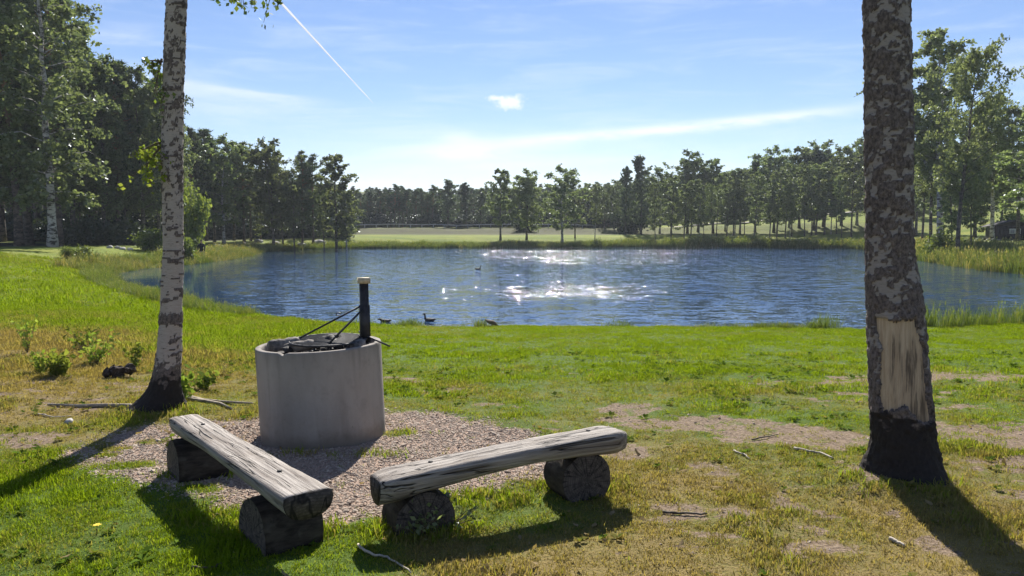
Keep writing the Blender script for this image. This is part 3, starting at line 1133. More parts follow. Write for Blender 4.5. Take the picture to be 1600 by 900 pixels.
def rough_right(TH, Z, u):
    n = fbm(u * 34, Z * 60, 31, 4)
    n2 = fbm(u * 10, Z * 20, 32, 3)
    th = np.interp(Z, [-.2, .40, .55, .9, 1.2, 1.6, 2.0, 2.6, 3.5, 10], [-.3, .05, .3, .44, .47, .44, .46, .46, .45, .44])
    r = sstep(th - 0.10, th + 0.07, 0.4 * n + 0.6 * n2)
    return np.maximum(r, 2 * sstep(0.66, 0.34, Z + 0.3 * (n2 - 0.5)))


def panel_fn(TH, Z):
    deg = np.degrees(TH)
    e = (fbm(TH * 9, Z * 0 + 3, 41, 4) - 0.5)
    e2 = (fbm(Z * 14, TH * 0 + 5, 42, 4) - 0.5)
    lo = np.interp(deg, [-60, -40, -18, -5, 12, 30, 48], [.50, .50, .555, .50, .44, .43, .45]) + e * 0.07
    hi = np.interp(deg, [-60, -30, 0, 20, 45], [1.135, 1.10, 1.12, 1.13, 1.125]) + e * 0.05
    l = np.interp(Z, [.4, 1.15], [-62, -64]) + e2 * 26
    r_ = np.interp(Z, [.42, .7, .95, 1.15], [45, 38, 31, 20]) + e2 * 24
    return ((Z > lo) & (Z < hi) & (deg > l) & (deg < r_)).astype(float)


right_prof = [(-60, 1350, 1417), (0, 1351, 1418), (100, 1353, 1420), (200, 1355, 1423), (300, 1355, 1423), (400, 1356, 1424), (430, 1356, 1430), (480, 1358, 1439),
              (520, 1360, 1442), (600, 1362, 1448), (650, 1366, 1452), (700, 1367, 1458), (730, 1364, 1463), (750, 1358, 1469), (768, 1346, 1480), (800, 1335, 1490)]
RT, rz_, rx_, rr_ = near_trunk('birch_tree', right_prof, 5.42, M['bark_r'], rough_right, 51, 0.015, 10.5, panel=panel_fn)
tag(RT, 'thick dark-barked birch with a patch of bark stripped to bare wood', 'tree')
# the bared wood: a patch of trunk surface set 12 mm behind the bark
zz = np.arange(0.40, 1.17, 0.02)
tt = np.radians(np.arange(-84, 62, 3.0))
TT, ZW = np.meshgrid(tt, zz)
rw = np.interp(ZW, rz_, rr_) - 0.013 + 0.004 * (fbm(TT * 9, ZW * 2, 44, 3) - 0.5)
V = np.stack([np.interp(ZW, rz_, rx_) + rw * np.sin(TT), -rw * np.cos(TT), ZW], -1).reshape(-1, 3)
nr, ns = TT.shape
i = np.arange(nr - 1)[:, None] * ns + np.arange(ns - 1)[None, :]
F = np.stack([i, i + 1, i + ns + 1, i + ns], -1).reshape(-1, 4)
stain = np.exp(-((np.degrees(TT) + 2) / 34) ** 2) * sstep(1.13, 0.85, ZW) * 0.95 + 0.15
tag(link('exposed_wood', mesh_np('exposed_wood', V, F, M['barewood'], True, attrs={'stain': stain.ravel()}), RT),
    'bare pale wood with dark streaks where bark is gone')


def leaf_quads(C, size, rng, flat=0.0, aspect=1.35):
    """rhombic leaves centred at C (n,3); returns V, F"""
    n = len(C)
    a = rng.normal(size=(n, 3))
    a /= np.linalg.norm(a, axis=1)[:, None]
    b = rng.normal(size=(n, 3))
    b[:, 2] += flat
    b -= (b * a).sum(1)[:, None] * a
    b /= np.linalg.norm(b, axis=1)[:, None] + 1e-9
    s = (np.asarray(size) * rng.uniform(0.65, 1.35, n))[:, None]
    A = a * s * 0.5 * aspect
    B = b * s * 0.5
    V = np.stack([C - A, C + B, C + A, C - B], 1).reshape(-1, 3)
    F = np.arange(4 * n).reshape(n, 4)
    return V, F


def spray(parent, start, end, n_tw, leaf, seed, matl, droop=0.15, nl=11):
    """a leafy branch: woody twig plus hanging leaflets, as two parts of the tree"""
    rng = np.random.default_rng(seed)
    s, e = np.array(start, float), np.array(end, float)
    L = np.linalg.norm(e - s)
    tpar = np.linspace(0, 1, 7)
    path = s + (e - s) * tpar[:, None] + np.array([0, 0, -droop * L]) * (tpar ** 2)[:, None] + rng.normal(0, 0.02 * L, (7, 3)) * tpar[:, None]
    mb = MB()
    mb.tube(path, np.linspace(0.012, 0.003, 7), 5)
    C = []
    for k in range(n_tw):
        f = rng.uniform(0.25, 1.0)
        p = np.array([np.interp(f, tpar, path[:, q]) for q in range(3)])
        d = np.array([rng.normal(0, .5), rng.normal(0, .5), rng.uniform(-1.2, -0.1)]) * 0.16
        q = np.linspace(0, 1, 4)[:, None]
        tw = p + d * q + np.array([0, 0, -0.05]) * q ** 2
        mb.tube(tw, np.linspace(0.004, 0.0015, 4), 4)
        f2 = rng.uniform(0.1, 1.1, nl)
        C.append(p + d * f2[:, None] + np.array([0, 0, -0.05]) * f2[:, None] ** 2 + rng.normal(0, 0.022, (nl, 3)))
    br = mb.obj('branch', M['stem'], parent)
    V, F = leaf_quads(np.concatenate(C), leaf, rng, 0.3, 1.4)
    link('leaves', mesh_np('leaves', V, F, matl), br)


def rel(root, px, py, Y):
    return np.array(at_depth(px, py, Y)) - np.array(root.location)


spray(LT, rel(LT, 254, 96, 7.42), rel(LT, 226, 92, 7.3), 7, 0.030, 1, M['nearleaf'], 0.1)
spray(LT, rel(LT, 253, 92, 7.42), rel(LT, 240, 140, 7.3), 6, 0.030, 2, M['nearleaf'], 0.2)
spray(LT, rel(LT, 253, 222, 7.42), rel(LT, 218, 228, 7.3), 11, 0.032, 3, M['sapling_sunleaf'], 0.25)  # sunlit look put into the leaf colour of this spray
spray(LT, rel(LT, 253, 228, 7.42), rel(LT, 228, 250, 7.25), 9, 0.032, 4, M['sapling_sunleaf'], 0.25)  # same brighter leaf colour, painted as if sunlit
spray(LT, rel(LT, 285, -60, 7.42), rel(LT, 400, -12, 6.8), 14, 0.034, 5, M['nearleaf'], 0.05)
spray(LT, rel(LT, 285, -70, 7.42), rel(LT, 437, -6, 6.6), 12, 0.034, 6, M['nearleaf'], 0.0)


# crowns of the two near trees, far above the frame
def high_crown(root, zs, xs, z0, z1, spread, seed, nb=26):
    rng = np.random.default_rng(seed)
    mb = MB()
    C = []
    for k in range(nb):
        h = rng.uniform(z0, z1)
        az = rng.uniform(0, 6.283)
        L = spread * (1.1 - 0.75 * (h - z0) / (z1 - z0)) * rng.uniform(.7, 1.1)
        p0 = np.array([np.interp(h, zs, xs), 0, h])
        t = np.linspace(0, 1, 5)[:, None]
        path = p0 + np.array([math.cos(az), math.sin(az), 0.55]) * L * t + np.array([0, 0, -0.5]) * L * t ** 2.5
        mb.tube(path, np.linspace(.03, .006, 5), 5)
        f = rng.uniform(0.3, 1.05, 60)
        q = np.stack([np.interp(f, t[:, 0], path[:, a]) for a in range(3)], 1)
        C.append(q + rng.normal(0, 0.16, q.shape) + np.array([0, 0, -1]) * rng.exponential(0.2, 60)[:, None])
    br = mb.obj('limbs', M['darkbark'], root)
    V, F = leaf_quads(np.concatenate(C), 0.055, rng)
    link('crown', mesh_np('crown', V, F, M['nearleaf']), root)


high_crown(LT, lz, lx, 5.6, 9.4, 1.7, 61)
high_crown(RT, rz_, rx_, 6.0, 10.3, 2.0, 62)

# roots that surface beside the left birch
for k, pts in enumerate([[(284, 618), (300, 628), (322, 632), (345, 636), (362, 643)], [(290, 622), (318, 629), (352, 633), (395, 634)], [(205, 640), (160, 637), (120, 638), (75, 634)]]):
    P = []
    for a, b in pts:
        x, y = survey(a, b)
        P.append((x, y, hz(x, y) + 0.012))
    P = np.array(P) - np.array(LT.location)
    mb = MB()
    mb.tube(P, np.linspace(0.026, 0.010, len(P)), 7, noise=0.15, rng=random.Random(k))
    mb.obj('root', M['root'], LT)

# ------------------------------------------------------------------ concrete fire ring
RC = (-1.585, 6.62)
RING = empty('fire_ring', (RC[0], RC[1], hz(*RC) - 0.0))
RING.rotation_euler = (R(0.4), R(-2.2), 0)
tag(RING, 'round grey concrete fire ring full of ash, standing on gravel behind the log benches', 'fire pit')


def build_ring():
    ns = 144
    th = np.linspace(0, 2 * math.pi, ns, endpoint=False)
    Ro, Ri, H = 0.512, 0.462, 0.765
    prof = [(Ro + .004, -0.12)] + [(Ro, z) for z in np.linspace(0, H - 0.03, 15)] + [(Ro - .001, H - 0.010), (Ro - .004, H - 0.003), (Ro - .010, H), (Ri + .010, H), (Ri + .004, H - .003), (Ri, H - 0.010)] + [(Ri, z) for z in np.linspace(H - 0.03, 0.45, 8)]
    V = []
    for r, z in prof:
        n = (fbm(th * 6, np.full(ns, z * 5), 7, 3) - 0.5) * 0.002
        top = 1.0 if z > H - 0.02 else 0.0
        chip = -0.005 * top * sstep(0.66, 0.76, fbm(th * 11 + r * 30, np.full(ns, 3.3), 8, 3))
        # the bite out of the rim facing the camera
        bite = -0.022 * top * np.exp(-((th - 4.36) / 0.045) ** 2)
        V.append(np.stack([(r + n) * np.cos(th), (r + n) * np.sin(th), z + chip + bite + n * top * 0.25], 1))
    V = np.concatenate(V)
    F = []
    for i in range(len(prof) - 1):
        for k in range(ns):
            k2 = (k + 1) % ns
            F.append([i * ns + k, i * ns + k2, (i + 1) * ns + k2, (i + 1) * ns + k])
    link('ring_wall', mesh_np('ring_wall', V, F, M['concrete'], True), RING)
    # bed of ash
    V = [[0, 0, 0.715]]
    F = []
    nrr = 14
    for i in range(1, nrr + 1):
        r = (Ri + 0.01) * i / nrr
        for k in range(48):
            t = 2 * math.pi * k / 48
            x, y = r * math.cos(t), r * math.sin(t)
            V.append([x, y, 0.71 + 0.05 * (float(fbm(np.array(x * 9), np.array(y * 9), 5, 3)) - 0.5)])
    for k in range(48):
        F.append([0, 1 + k, 1 + (k + 1) % 48])
    for i in range(nrr - 1):
        for k in range(48):
            a = 1 + i * 48
            F.append([a + k, a + 48 + k, a + 48 + (k + 1) % 48, a + (k + 1) % 48])
    link('ash_bed', mesh_np('ash_bed', V, F, M['ash'], True), RING)


build_ring()
zr = RING.location.z
rng = random.Random(5)
# charred wood lying on the ash: (x, y offset, yaw, pitch, length, radius, material, label)
chars = [(-0.29, -0.10, 0.5, 0.05, 0.26, 0.055, 'charpale', 'grey-topped charred log at the left inside the fire ring'),
         (-0.15, -0.17, 0.15, 0.12, 0.24, 0.045, 'charpale', 'ashen charred log leaning on the front inside of the fire ring'),
         (-0.02, 0.10, -0.4, 0.25, 0.34, 0.05, 'char', 'black charred log tilted under the grate in the fire ring'),
         (0.12, -0.08, 2.2, 0.35, 0.24, 0.05, 'char', 'black charred log propped up near the middle of the fire ring'),
         (0.33, -0.17, 1.2, 0.1, 0.15, 0.045, 'charpale', 'short pale log stump at the foot of the grill post')]
for (dx, dy, yaw, pit, L, rad, mk, lab) in chars:
    mb = MB()
    r2 = random.Random(int(L * 1000))
    n = 7
    P = [(-L / 2 + L * q / (n - 1), r2.uniform(-.006, .006), r2.uniform(-.006, .006)) for q in range(n)]
    mb.tube(P, [rad * (0.75 if q in (0, n - 1) else r2.uniform(.85, 1.1)) for q in range(n)], 9, noise=0.14, rng=r2)
    o = mb.obj('charred_log', M[mk], None, smooth=False, loc=(RC[0] + dx, RC[1] + dy, zr + 0.765), rot=(0, -pit, yaw))
    tag(o, lab, 'charred wood')
for k in range(24):
    a, r = rng.uniform(0, 6.28), rng.uniform(0.08, 0.40)
    bm = bmesh.new()
    bmesh.ops.create_icosphere(bm, subdivisions=1, radius=rng.uniform(0.025, 0.05))
    for v in bm.verts:
        v.co *= rng.uniform(0.7, 1.25)
        v.co.z *= 0.75
    me = bpy.data.meshes.new('cinder')
    bm.to_mesh(me)
    bm.free()
    me.materials.append(M['char'])
    o = link('cinder', me, None, (RC[0] + r * math.cos(a), RC[1] + r * math.sin(a), zr + 0.745))
    tag(o, 'small black cinder lying on the ash in the fire ring', 'cinder', 'cinders in the fire ring')

# ------------------------------------------------------------------ swing grill
GP = (-1.232, 6.66)
GR = empty('swing_grill', (GP[0], GP[1], zr + 0.60))
tag(GR, 'black steel swing grate on a square post with pale cap, in the fire ring', 'grill')


def gl(px, py, Y):
    return np.array(at_depth(px, py, Y)) - np.array(GR.location)


ptop = at_depth(570, 442, GP[1])[2] - GR.location.z
mb = MB()
mb.box((0, 0, ptop / 2), (0.066, 0.066, ptop))
mb.obj('post', M['steel'], GR, False, rot=(0, R(-0.8), R(20)))
mb = MB()
mb.box((0, 0, 0.0), (0.094, 0.094, 0.046))
mb.obj('post_cap', M['capwood'], GR, False, loc=(-0.008, 0, ptop + 0.02), rot=(0, 0, R(20)))
sl0, sl1 = gl(571, 533, GP[1])[2], gl(571, 476, GP[1])[2]
mb = MB()
mb.box((0, 0, (sl0 + sl1) / 2), (0.078, 0.078, sl1 - sl0))
mb.obj('sleeve', M['steel'], GR, False, rot=(0, R(-0.8), R(20)))
gc = gl(513, 531, 6.58)
gr = 0.315
tilt = np.array([0.0, 0.0, 0.0])
mb = MB()
th = np.linspace(0, 2 * math.pi, 41)
mb.tube(np.stack([gr * np.cos(th), gr * np.sin(th), 0 * th], 1), [0.009] * 41, 6, cap=False)
grate = mb.obj('grate_rim', M['steel'], GR, loc=tuple(gc), rot=(R(1.5), R(-1.2), R(8)))
for ax in (0, 1):
    for c in np.linspace(-0.92, 0.92, 23 if ax == 0 else 17):
        L = 2 * gr * math.sqrt(1 - c * c)
        mb = MB()
        mb.box((0, 0, 0), (0.009, L, 0.006) if ax == 0 else (L, 0.009, 0.006))
        mb.obj('bar', M['steel'], grate, False, loc=(c * gr, 0, 0.0) if ax == 0 else (0, c * gr, 0.0058))
for (p0, p1) in (((566, 477, 6.64), (461, 532, 6.56)), ((567, 483, 6.62), (511, 540, 6.33))):
    mb = MB()
    mb.tube([gl(*p0), gl(*p1)], [0.0085, 0.0085], 6)
    mb.obj('brace', M['steel'], GR)
mb = MB()
mb.tube([gl(561, 518, 6.75), gl(575, 526, 6.62), gl(609, 541, 6.42)], [0.008, 0.008, 0.007], 6)
mb.obj('handle', M['steel'], GR)
mb = MB()
hk = gl(529, 491, 6.62)
th = np.linspace(0, 5.2, 12)
mb.tube(np.stack([hk[0] + 0.02 * np.cos(th), 0 * th + hk[1], hk[2] + 0.012 * np.sin(th)], 1), [0.005] * 12, 5)
mb.obj('hook', M['steel'], GR)
mb = MB()
mb.tube([gl(558, 538, 6.5), gl(566, 532, 6.6)], [0.007, 0.007], 5)
mb.tube([gl(548, 541, 6.45), gl(566, 528, 6.6)], [0.007, 0.007], 5)
mb.obj('bracket', M['steel'], GR)


# ------------------------------------------------------------------ log benches
def bench(name, A, B, ztop, wid, thick, label, seed, bow=0.0, legs=(), droop_end=0.0, leglen=0.46, end_round=(0.0, 0.0), taper=(1, 1), tilt=0.0):
    """half-log seat from A to B (top centre line, world xy), flat side up"""
    A, B = np.array(A, float), np.array(B, float)
    L = np.linalg.norm(B - A)
    yaw = math.atan2(B[1] - A[1], B[0] - A[0])
    g = hz(*((A + B) / 2))
    root = empty(name, ((A[0] + B[0]) / 2, (A[1] + B[1]) / 2, g), yaw)
    tag(root, label, 'bench')
    n, top_n, bot_n = 64, 11, 19
    ts = np.linspace(0, 1, n)
    V = []
    ns = top_n + bot_n
    for t in ts:
        x = (t - 0.5) * L
        e0 = min(1, t * L / 0.12) if end_round[0] else 1
        e1 = min(1, (1 - t) * L / 0.16) if end_round[1] else 1
        q = (1 - end_round[0] * (1 - e0) ** 2) * (1 - end_round[1] * (1 - e1) ** 2)
        wv = wid * (taper[0] * (1 - t) + taper[1] * t) / 2 * (1 + 0.10 * (float(fbm(np.array(t * 6), np.array(2.2), seed, 2)) - 0.5)) * q
        wv2 = wid * (taper[0] * (1 - t) + taper[1] * t) / 2 * (1 + 0.22 * (float(fbm(np.array(t * 7), np.array(7.7), seed + 1, 2)) - 0.5)) * q
        hv = thick * (1 + 0.12 * (float(fbm(np.array(t * 5), np.array(4.2), seed + 2, 2)) - 0.5)) * (0.55 + 0.45 * q) * (1 - 0.26 * (1 - (2 * t - 1) ** 2) ** 1.5)
        z0 = ztop + tilt * (t - 0.5) + bow * (1 - (2 * t - 1) ** 2) + droop_end * max(0, t - 0.80) ** 2 * 25
        if q < 1:
            z0 -= (1 - q) * thick * 0.35
        sec = []
        for k in range(top_n):
            c = -1 + 2 * k / (top_n - 1)
            y = wv * c if c < 0 else wv2 * c
            sec.append((y, z0 - 0.012 * abs(c) ** 6 + 0.006 * (float(fbm(np.array(t * 22), np.array(c * 3), seed + 3, 2)) - 0.5)))
        for k in range(bot_n):
            a = math.pi * (k + 1) / (bot_n + 1)
            c = math.cos(a)
            y = (wv2 if c > 0 else wv) * c * 1.0
            y = math.copysign(abs(c) ** 0.75, c) * (wv2 if c > 0 else wv) * 1.03
            sec.append((y, z0 - 0.014 - (hv - 0.014) * math.sin(a) ** 0.8 + 0.006 * (float(fbm(np.array(t * 14), np.array(k * .7), seed + 4, 2)) - 0.5)))
        # order: top left->right, then bottom right->left
        V += [(x, y, z) for y, z in sec]
    F, mi = [], []
    for i in range(n - 1):
        for k in range(ns):
            k2 = (k + 1) % ns
            F.append([i * ns + k, i * ns + k2, (i + 1) * ns + k2, (i + 1) * ns + k][::-1])
            mi.append(0)
    # ends with a slight saw-cut relief
    for base, x, flip in ((0, -L / 2, False), ((n - 1) * ns, L / 2, True)):
        ring = list(range(base, base + ns))
        cz = np.mean([V[q][2] for q in ring])
        cyy = np.mean([V[q][1] for q in ring])
        V.append((x + (-0.004 if not flip else 0.004), cyy, cz))
        c = len(V) - 1
        for k in range(ns):
            a, b = ring[k], ring[(k + 1) % ns]
            F.append([c, a, b] if not flip else [c, b, a])
            mi.append(1)
    seat = link('seat', mesh_np('seat', V, F, [M['oldwood'], M['endgrain']], True, mi), root)
    for s in (0.17, 0.80) if seed % 2 else (0.2, 0.84):
        mb = MB()
        zt = ztop + tilt * (s - 0.5) + bow * (1 - (2 * s - 1) ** 2)
        mb.tube([(0, 0, -0.03), (0, 0, 0.0035)], [0.014, 0.014], 12)
        mb.obj('bolt_hole', M['plug'], seat, False, loc=((s - 0.5) * L, 0.02, zt + 0.002))
    rg = random.Random(seed)
    for (s, rad, zc, off) in legs:
        P = []
        nn = 9
        mb = MB()
        ys = np.linspace(-leglen / 2, leglen / 2, nn)
        sides = 30
        Vv, Ff, mm = [], [], []
        for y in ys:
            for k in range(sides):
                t = 2 * math.pi * k / sides
                rr = rad * (1 + 0.09 * (float(fbm(np.array(k * 0.55 + 3), np.array(y * 6), seed + 9, 2)) - 0.5)) * (0.965 if abs(y) > leglen / 2 - 0.02 else 1)
                Vv.append((rr * math.cos(t), y, min(rr * math.sin(t), ztop + tilt * (s - 0.5) - thick * 0.70 - zc)))
        for i in range(nn - 1):
            for k in range(sides):
                k2 = (k + 1) % sides
                Ff.append([i * sides + k, (i + 1) * sides + k, (i + 1) * sides + k2, i * sides + k2][::-1])
                mm.append(0)
        Ff.append(list(range(sides)))
        Ff.append([(nn - 1) * sides + k for k in range(sides)][::-1])
        mm += [1, 1]
        # local axis: the leg's end grain material works on its own X axis, so build along Y and swap
        Vv = [(y, -x, z) for x, y, z in Vv]
        o = link('leg', mesh_np('leg', Vv, Ff, [M['logbark'], M['endgrain']], False, mm), root, ((s - 0.5) * L, off, zc), (0, 0, R(90) + R(rg.uniform(-5, 5))))
        for p in o.data.polygons:
            p.use_smooth = p.material_index == 0
    return root


A1, B1 = survey(288, 648, 0.40), survey(482, 768, 0.40)
bench('log_bench', A1, B1, 0.40, 0.235, 0.135, 'grey half-log bench on the left, running away from the viewer past the fire ring', 3,
      legs=((0.085, 0.185, 0.095, 0.03), (0.79, 0.20, 0.075, 0.03)), taper=(0.86, 1.12), leglen=0.33)
A2, B2 = survey(586, 741, 0.355), survey(976, 664, 0.435)
bench('log_bench', A2, B2, 0.395, 0.235, 0.165, 'grey half-log bench on the right with one rounded end and grass at its feet', 4,
      legs=((0.16, 0.185, 0.065, 0.04), (0.81, 0.18, 0.135, 0.07)), bow=0.012, droop_end=0.002, leglen=0.27, tilt=0.085, end_round=(0.25, 0.75), taper=(1.05, 0.98))


# ------------------------------------------------------------------ tree builders (meshes shared between alike trees)
def bez(p0, d0, L, droop, n, rng, wob=0.04):
    t = np.linspace(0, 1, n)[:, None]
    p = p0 + np.asarray(d0) * L * t + np.array([0, 0, -1.0]) * droop * L * t ** 2.2
    return p + rng.normal(0, wob * L, (n, 3)) * t


def tree_birch(seed, H, cb, spread, limbs, leaf, n_twig=8, n_leaf=24, droop=0.5, lean=0.03, r0=None, bark='birchbark', leafm='birchleaf', up=0.62, fork=False, pointy=0.55):
    rng = np.random.default_rng(seed)
    r0 = r0 or H * 0.0115
    mb = MB()
    n = 14
    t = np.linspace(0, 1, n)
    wander = np.cumsum(rng.normal(0, 0.008 * H, (n, 2)), 0)
    tp = np.column_stack([wander[:, 0] * t + lean * H * t ** 1.5 * rng.choice([-1, 1]), wander[:, 1] * t, t * H])
    tp[:, :2] -= tp[0, :2]
    rad = r0 * (1 - t) ** 0.85 + 0.012
    rad[0] *= 1.5
    tp[0, 2] = -0.25
    mb.tube(tp, rad, 9)
    stems = [(tp, t, 1.0)]
    if fork:
        k = int(n * 0.35)
        d = rng.normal(0, 0.08 * H, 2)
        q = tp[k:].copy()
        f = np.linspace(0, 1, len(q))[:, None]
        q[:, :2] += f ** 0.7 * d
        q[:, 2] = tp[k, 2] + (q[:, 2] - tp[k, 2]) * 0.92
        mb.tube(q, rad[k:] * 0.75, 7)
        stems.append((q, np.linspace(t[k], 1, len(q)), 0.8))
    C = []
    for sp_, st, sc_ in stems:
        for i in range(int(limbs * sc_)):
            u = (i + rng.uniform(0, 1)) / (limbs * sc_)
            h = cb + (0.985 - cb) * u
            if h < st[0]:
                continue
            p0 = np.array([np.interp(h, st, sp_[:, a]) for a in range(3)])
            az = i * 2.39996 + rng.uniform(-.5, .5)
            prof = math.sin(math.pi * (0.13 + 0.80 * u)) ** pointy * rng.uniform(0.45, 1.25)
            L = max(0.35, spread * prof)
            el = up * rng.uniform(0.6, 1.3) * (0.6 + 0.7 * u)
            d = np.array([math.cos(az) * math.cos(el), math.sin(az) * math.cos(el), math.sin(el)])
            path = bez(p0, d, L, droop * 0.5 * (1 - 0.4 * u), 6, rng)
            mb.tube(path, np.linspace(max(0.014, r0 * 0.28 * (1 - u * 0.6)), 0.006, 6), 4, cap=False)
            tt = np.linspace(0, 1, 6)
            for k in range(n_twig):
                f = rng.uniform(0.22, 1.0)
                q = np.array([np.interp(f, tt, path[:, a]) for a in range(3)])
                dd = rng.normal(0, 0.5, 3) + d * 0.35
                dd[2] -= droop * rng.uniform(0.4, 1.6)
                dd /= np.linalg.norm(dd)
                Lt = rng.uniform(0.25, 0.75) * (0.35 + 0.65 * prof) * spread * 0.42
                m = int(n_leaf * rng.uniform(0.5, 1.4))
                g = rng.uniform(0.05, 1.1, m)[:, None]
                C.append(q + dd * Lt * g + np.array([0, 0, -0.25 * droop]) * Lt * g ** 2 + rng.normal(0, 0.055 * spread ** 0.5, (m, 3)))
    V, F = leaf_quads(np.concatenate(C), leaf, rng)
    return mb.mesh('trunk', M[bark]), mesh_np('crown', V, F, M[leafm])


def tree_pine(seed, H, cb, spread, whorls=13, clump=20, needle=0.34, r0=None):
    rng = np.random.default_rng(seed)
    r0 = r0 or H * 0.0125
    mb = MB()
    n = 12
    t = np.linspace(0, 1, n)
    wd = np.cumsum(rng.normal(0, 0.006 * H, (n, 2)), 0)
    tp = np.column_stack([wd[:, 0] * t, wd[:, 1] * t, t * H])
    rad = r0 * (1 - t) ** 0.7 + 0.015
    rad[0] *= 1.35
    tp[0, 2] = -0.25
    mb.tube(tp, rad, 8)
    # dead stubs below the crown
    for k in range(7):
        h = rng.uniform(0.25, cb)
        p0 = np.array([np.interp(h, t, tp[:, a]) for a in range(3)])
        az = rng.uniform(0, 6.28)
        mb.tube([p0, p0 + np.array([math.cos(az), math.sin(az), -0.1]) * rng.uniform(.3, 1.0)], [0.02, 0.008], 3, cap=False)
    Vs = []
    for i in range(whorls):
        u = i / (whorls - 1)
        h = cb + (0.99 - cb) * u
        for b in range(int(rng.integers(3, 6))):
            p0 = np.array([np.interp(h + rng.uniform(-.015, .015), t, tp[:, a]) for a in range(3)])
            az = rng.uniform(0, 6.28)
            prof = (math.sin(math.pi * (0.22 + 0.74 * u)) ** 0.7) * rng.uniform(0.55, 1.2)
            L = max(0.3, spread * prof)
            el = 0.15 + 0.65 * u + rng.uniform(-.2, .2)
            d = np.array([math.cos(az) * math.cos(el), math.sin(az) * math.cos(el), math.sin(el)])
            path = bez(p0, d, L, 0.12, 5, rng, 0.05)
            mb.tube(path, np.linspace(0.035, 0.01, 5), 4, cap=False)
            nc = int(3 + 4 * prof)
            for c in range(nc):
                f = rng.uniform(0.35, 1.05)
                q = np.array([np.interp(f, np.linspace(0, 1, 5), path[:, a]) for a in range(3)]) + rng.normal(0, 0.16 * L ** 0.5, 3) * [1, 1, 0.45]
                m = clump
                dd = rng.normal(0, 1, (m, 3))
                dd[:, 2] = np.abs(dd[:, 2]) * 0.7 - 0.15
                dd /= np.linalg.norm(dd, axis=1)[:, None]
                base = q + rng.normal(0, 0.10, (m, 3)) * [1.4, 1.4, 0.6]
                side = np.cross(dd, rng.normal(0, 1, (m, 3)))
                side /= np.linalg.norm(side, axis=1)[:, None] + 1e-9
                ln = needle * rng.uniform(0.7, 1.3, m)[:, None]
                wdt = needle * 0.16
                Vs.append(np.stack([base - side * wdt, base + side * wdt, base + dd * ln], 1).reshape(-1, 3))
    V = np.concatenate(Vs)
    F = np.arange(len(V)).reshape(-1, 3)
    return mb.mesh('trunk', M['pinebark']), mesh_np('crown', V, F, M['pineneedle'])


def tree_spruce(seed, H, spread, leafm='pineneedle'):
    rng = np.random.default_rng(seed)
    mb = MB()
    mb.tube([(0, 0, -0.2), (0, 0, H * 0.5), (0, 0, H)], [H * 0.014, H * 0.008, 0.01], 7)
    Vs = []
    n = 34
    for i in range(n):
        u = i / (n - 1)
        h = H * (0.08 + 0.915 * u)
        for b in range(int(rng.integers(5, 8))):
            az = rng.uniform(0, 6.28)
            L = max(0.12, spread * (1 - u) ** 0.85 * rng.uniform(0.7, 1.12))
            f = rng.uniform(0.15, 1, int(10 + 26 * L / spread))[:, None]
            d = np.array([math.cos(az), math.sin(az), 0])
            sd = np.array([-d[1], d[0], 0])
            base = np.array([0, 0, h]) + d * L * f + np.array([0, 0, -0.35]) * L * f + np.array([0, 0, 0.22]) * L * f ** 3 + sd * rng.normal(0, 0.16 * L, (len(f), 1)) * f
            m = len(f)
            dd = d * 0.6 + rng.normal(0, 0.5, (m, 3)) + np.array([0, 0, -0.35])
            dd /= np.linalg.norm(dd, axis=1)[:, None]
            side = np.cross(dd, rng.normal(0, 1, (m, 3)))
            side /= np.linalg.norm(side, axis=1)[:, None] + 1e-9
            Vs.append(np.stack([base - side * .07, base + side * .07, base + dd * 0.42], 1).reshape(-1, 3))
    V = np.concatenate(Vs)
    return mb.mesh('trunk', M['pinebark']), mesh_np('crown', V, np.arange(len(V)).reshape(-1, 3), M[leafm])


def shrub(seed, H, spread, leaf, leafm, stems=9, n=260, stemm='darkbark'):
    rng = np.random.default_rng(seed)
    mb = MB()
    C = []
    for k in range(stems):
        az = rng.uniform(0, 6.28)
        sp = spread * rng.uniform(0.2, 1.0)
        h = H * rng.uniform(0.6, 1.0) * (1 - 0.35 * (sp / spread) ** 2)
        t = np.linspace(0, 1, 5)[:, None]
        base = np.array([math.cos(az), math.sin(az), 0]) * spread * 0.12
        path = base + np.array([math.cos(az) * sp, math.sin(az) * sp, 0]) * t ** 1.4 + np.array([0, 0, h]) * t + rng.normal(0, .03 * H, (5, 3)) * t
        path[0, 2] = -0.1
        mb.tube(path, np.linspace(0.02 + H * .006, 0.005, 5), 4, cap=False)
        f = rng.uniform(0.08, 1.05, n)
        q = np.stack([np.interp(f, t[:, 0], path[:, a]) for a in range(3)], 1)
        C.append(q + rng.normal(0, 0.16 * spread + 0.03, q.shape) * np.array([1, 1, .8]))
    C = np.concatenate(C)
    C[:, 2] = np.maximum(C[:, 2], 0.03)
    V, F = leaf_quads(C, leaf, rng)
    return mb.mesh('stems', M[stemm]), mesh_np('foliage', V, F, M[leafm])


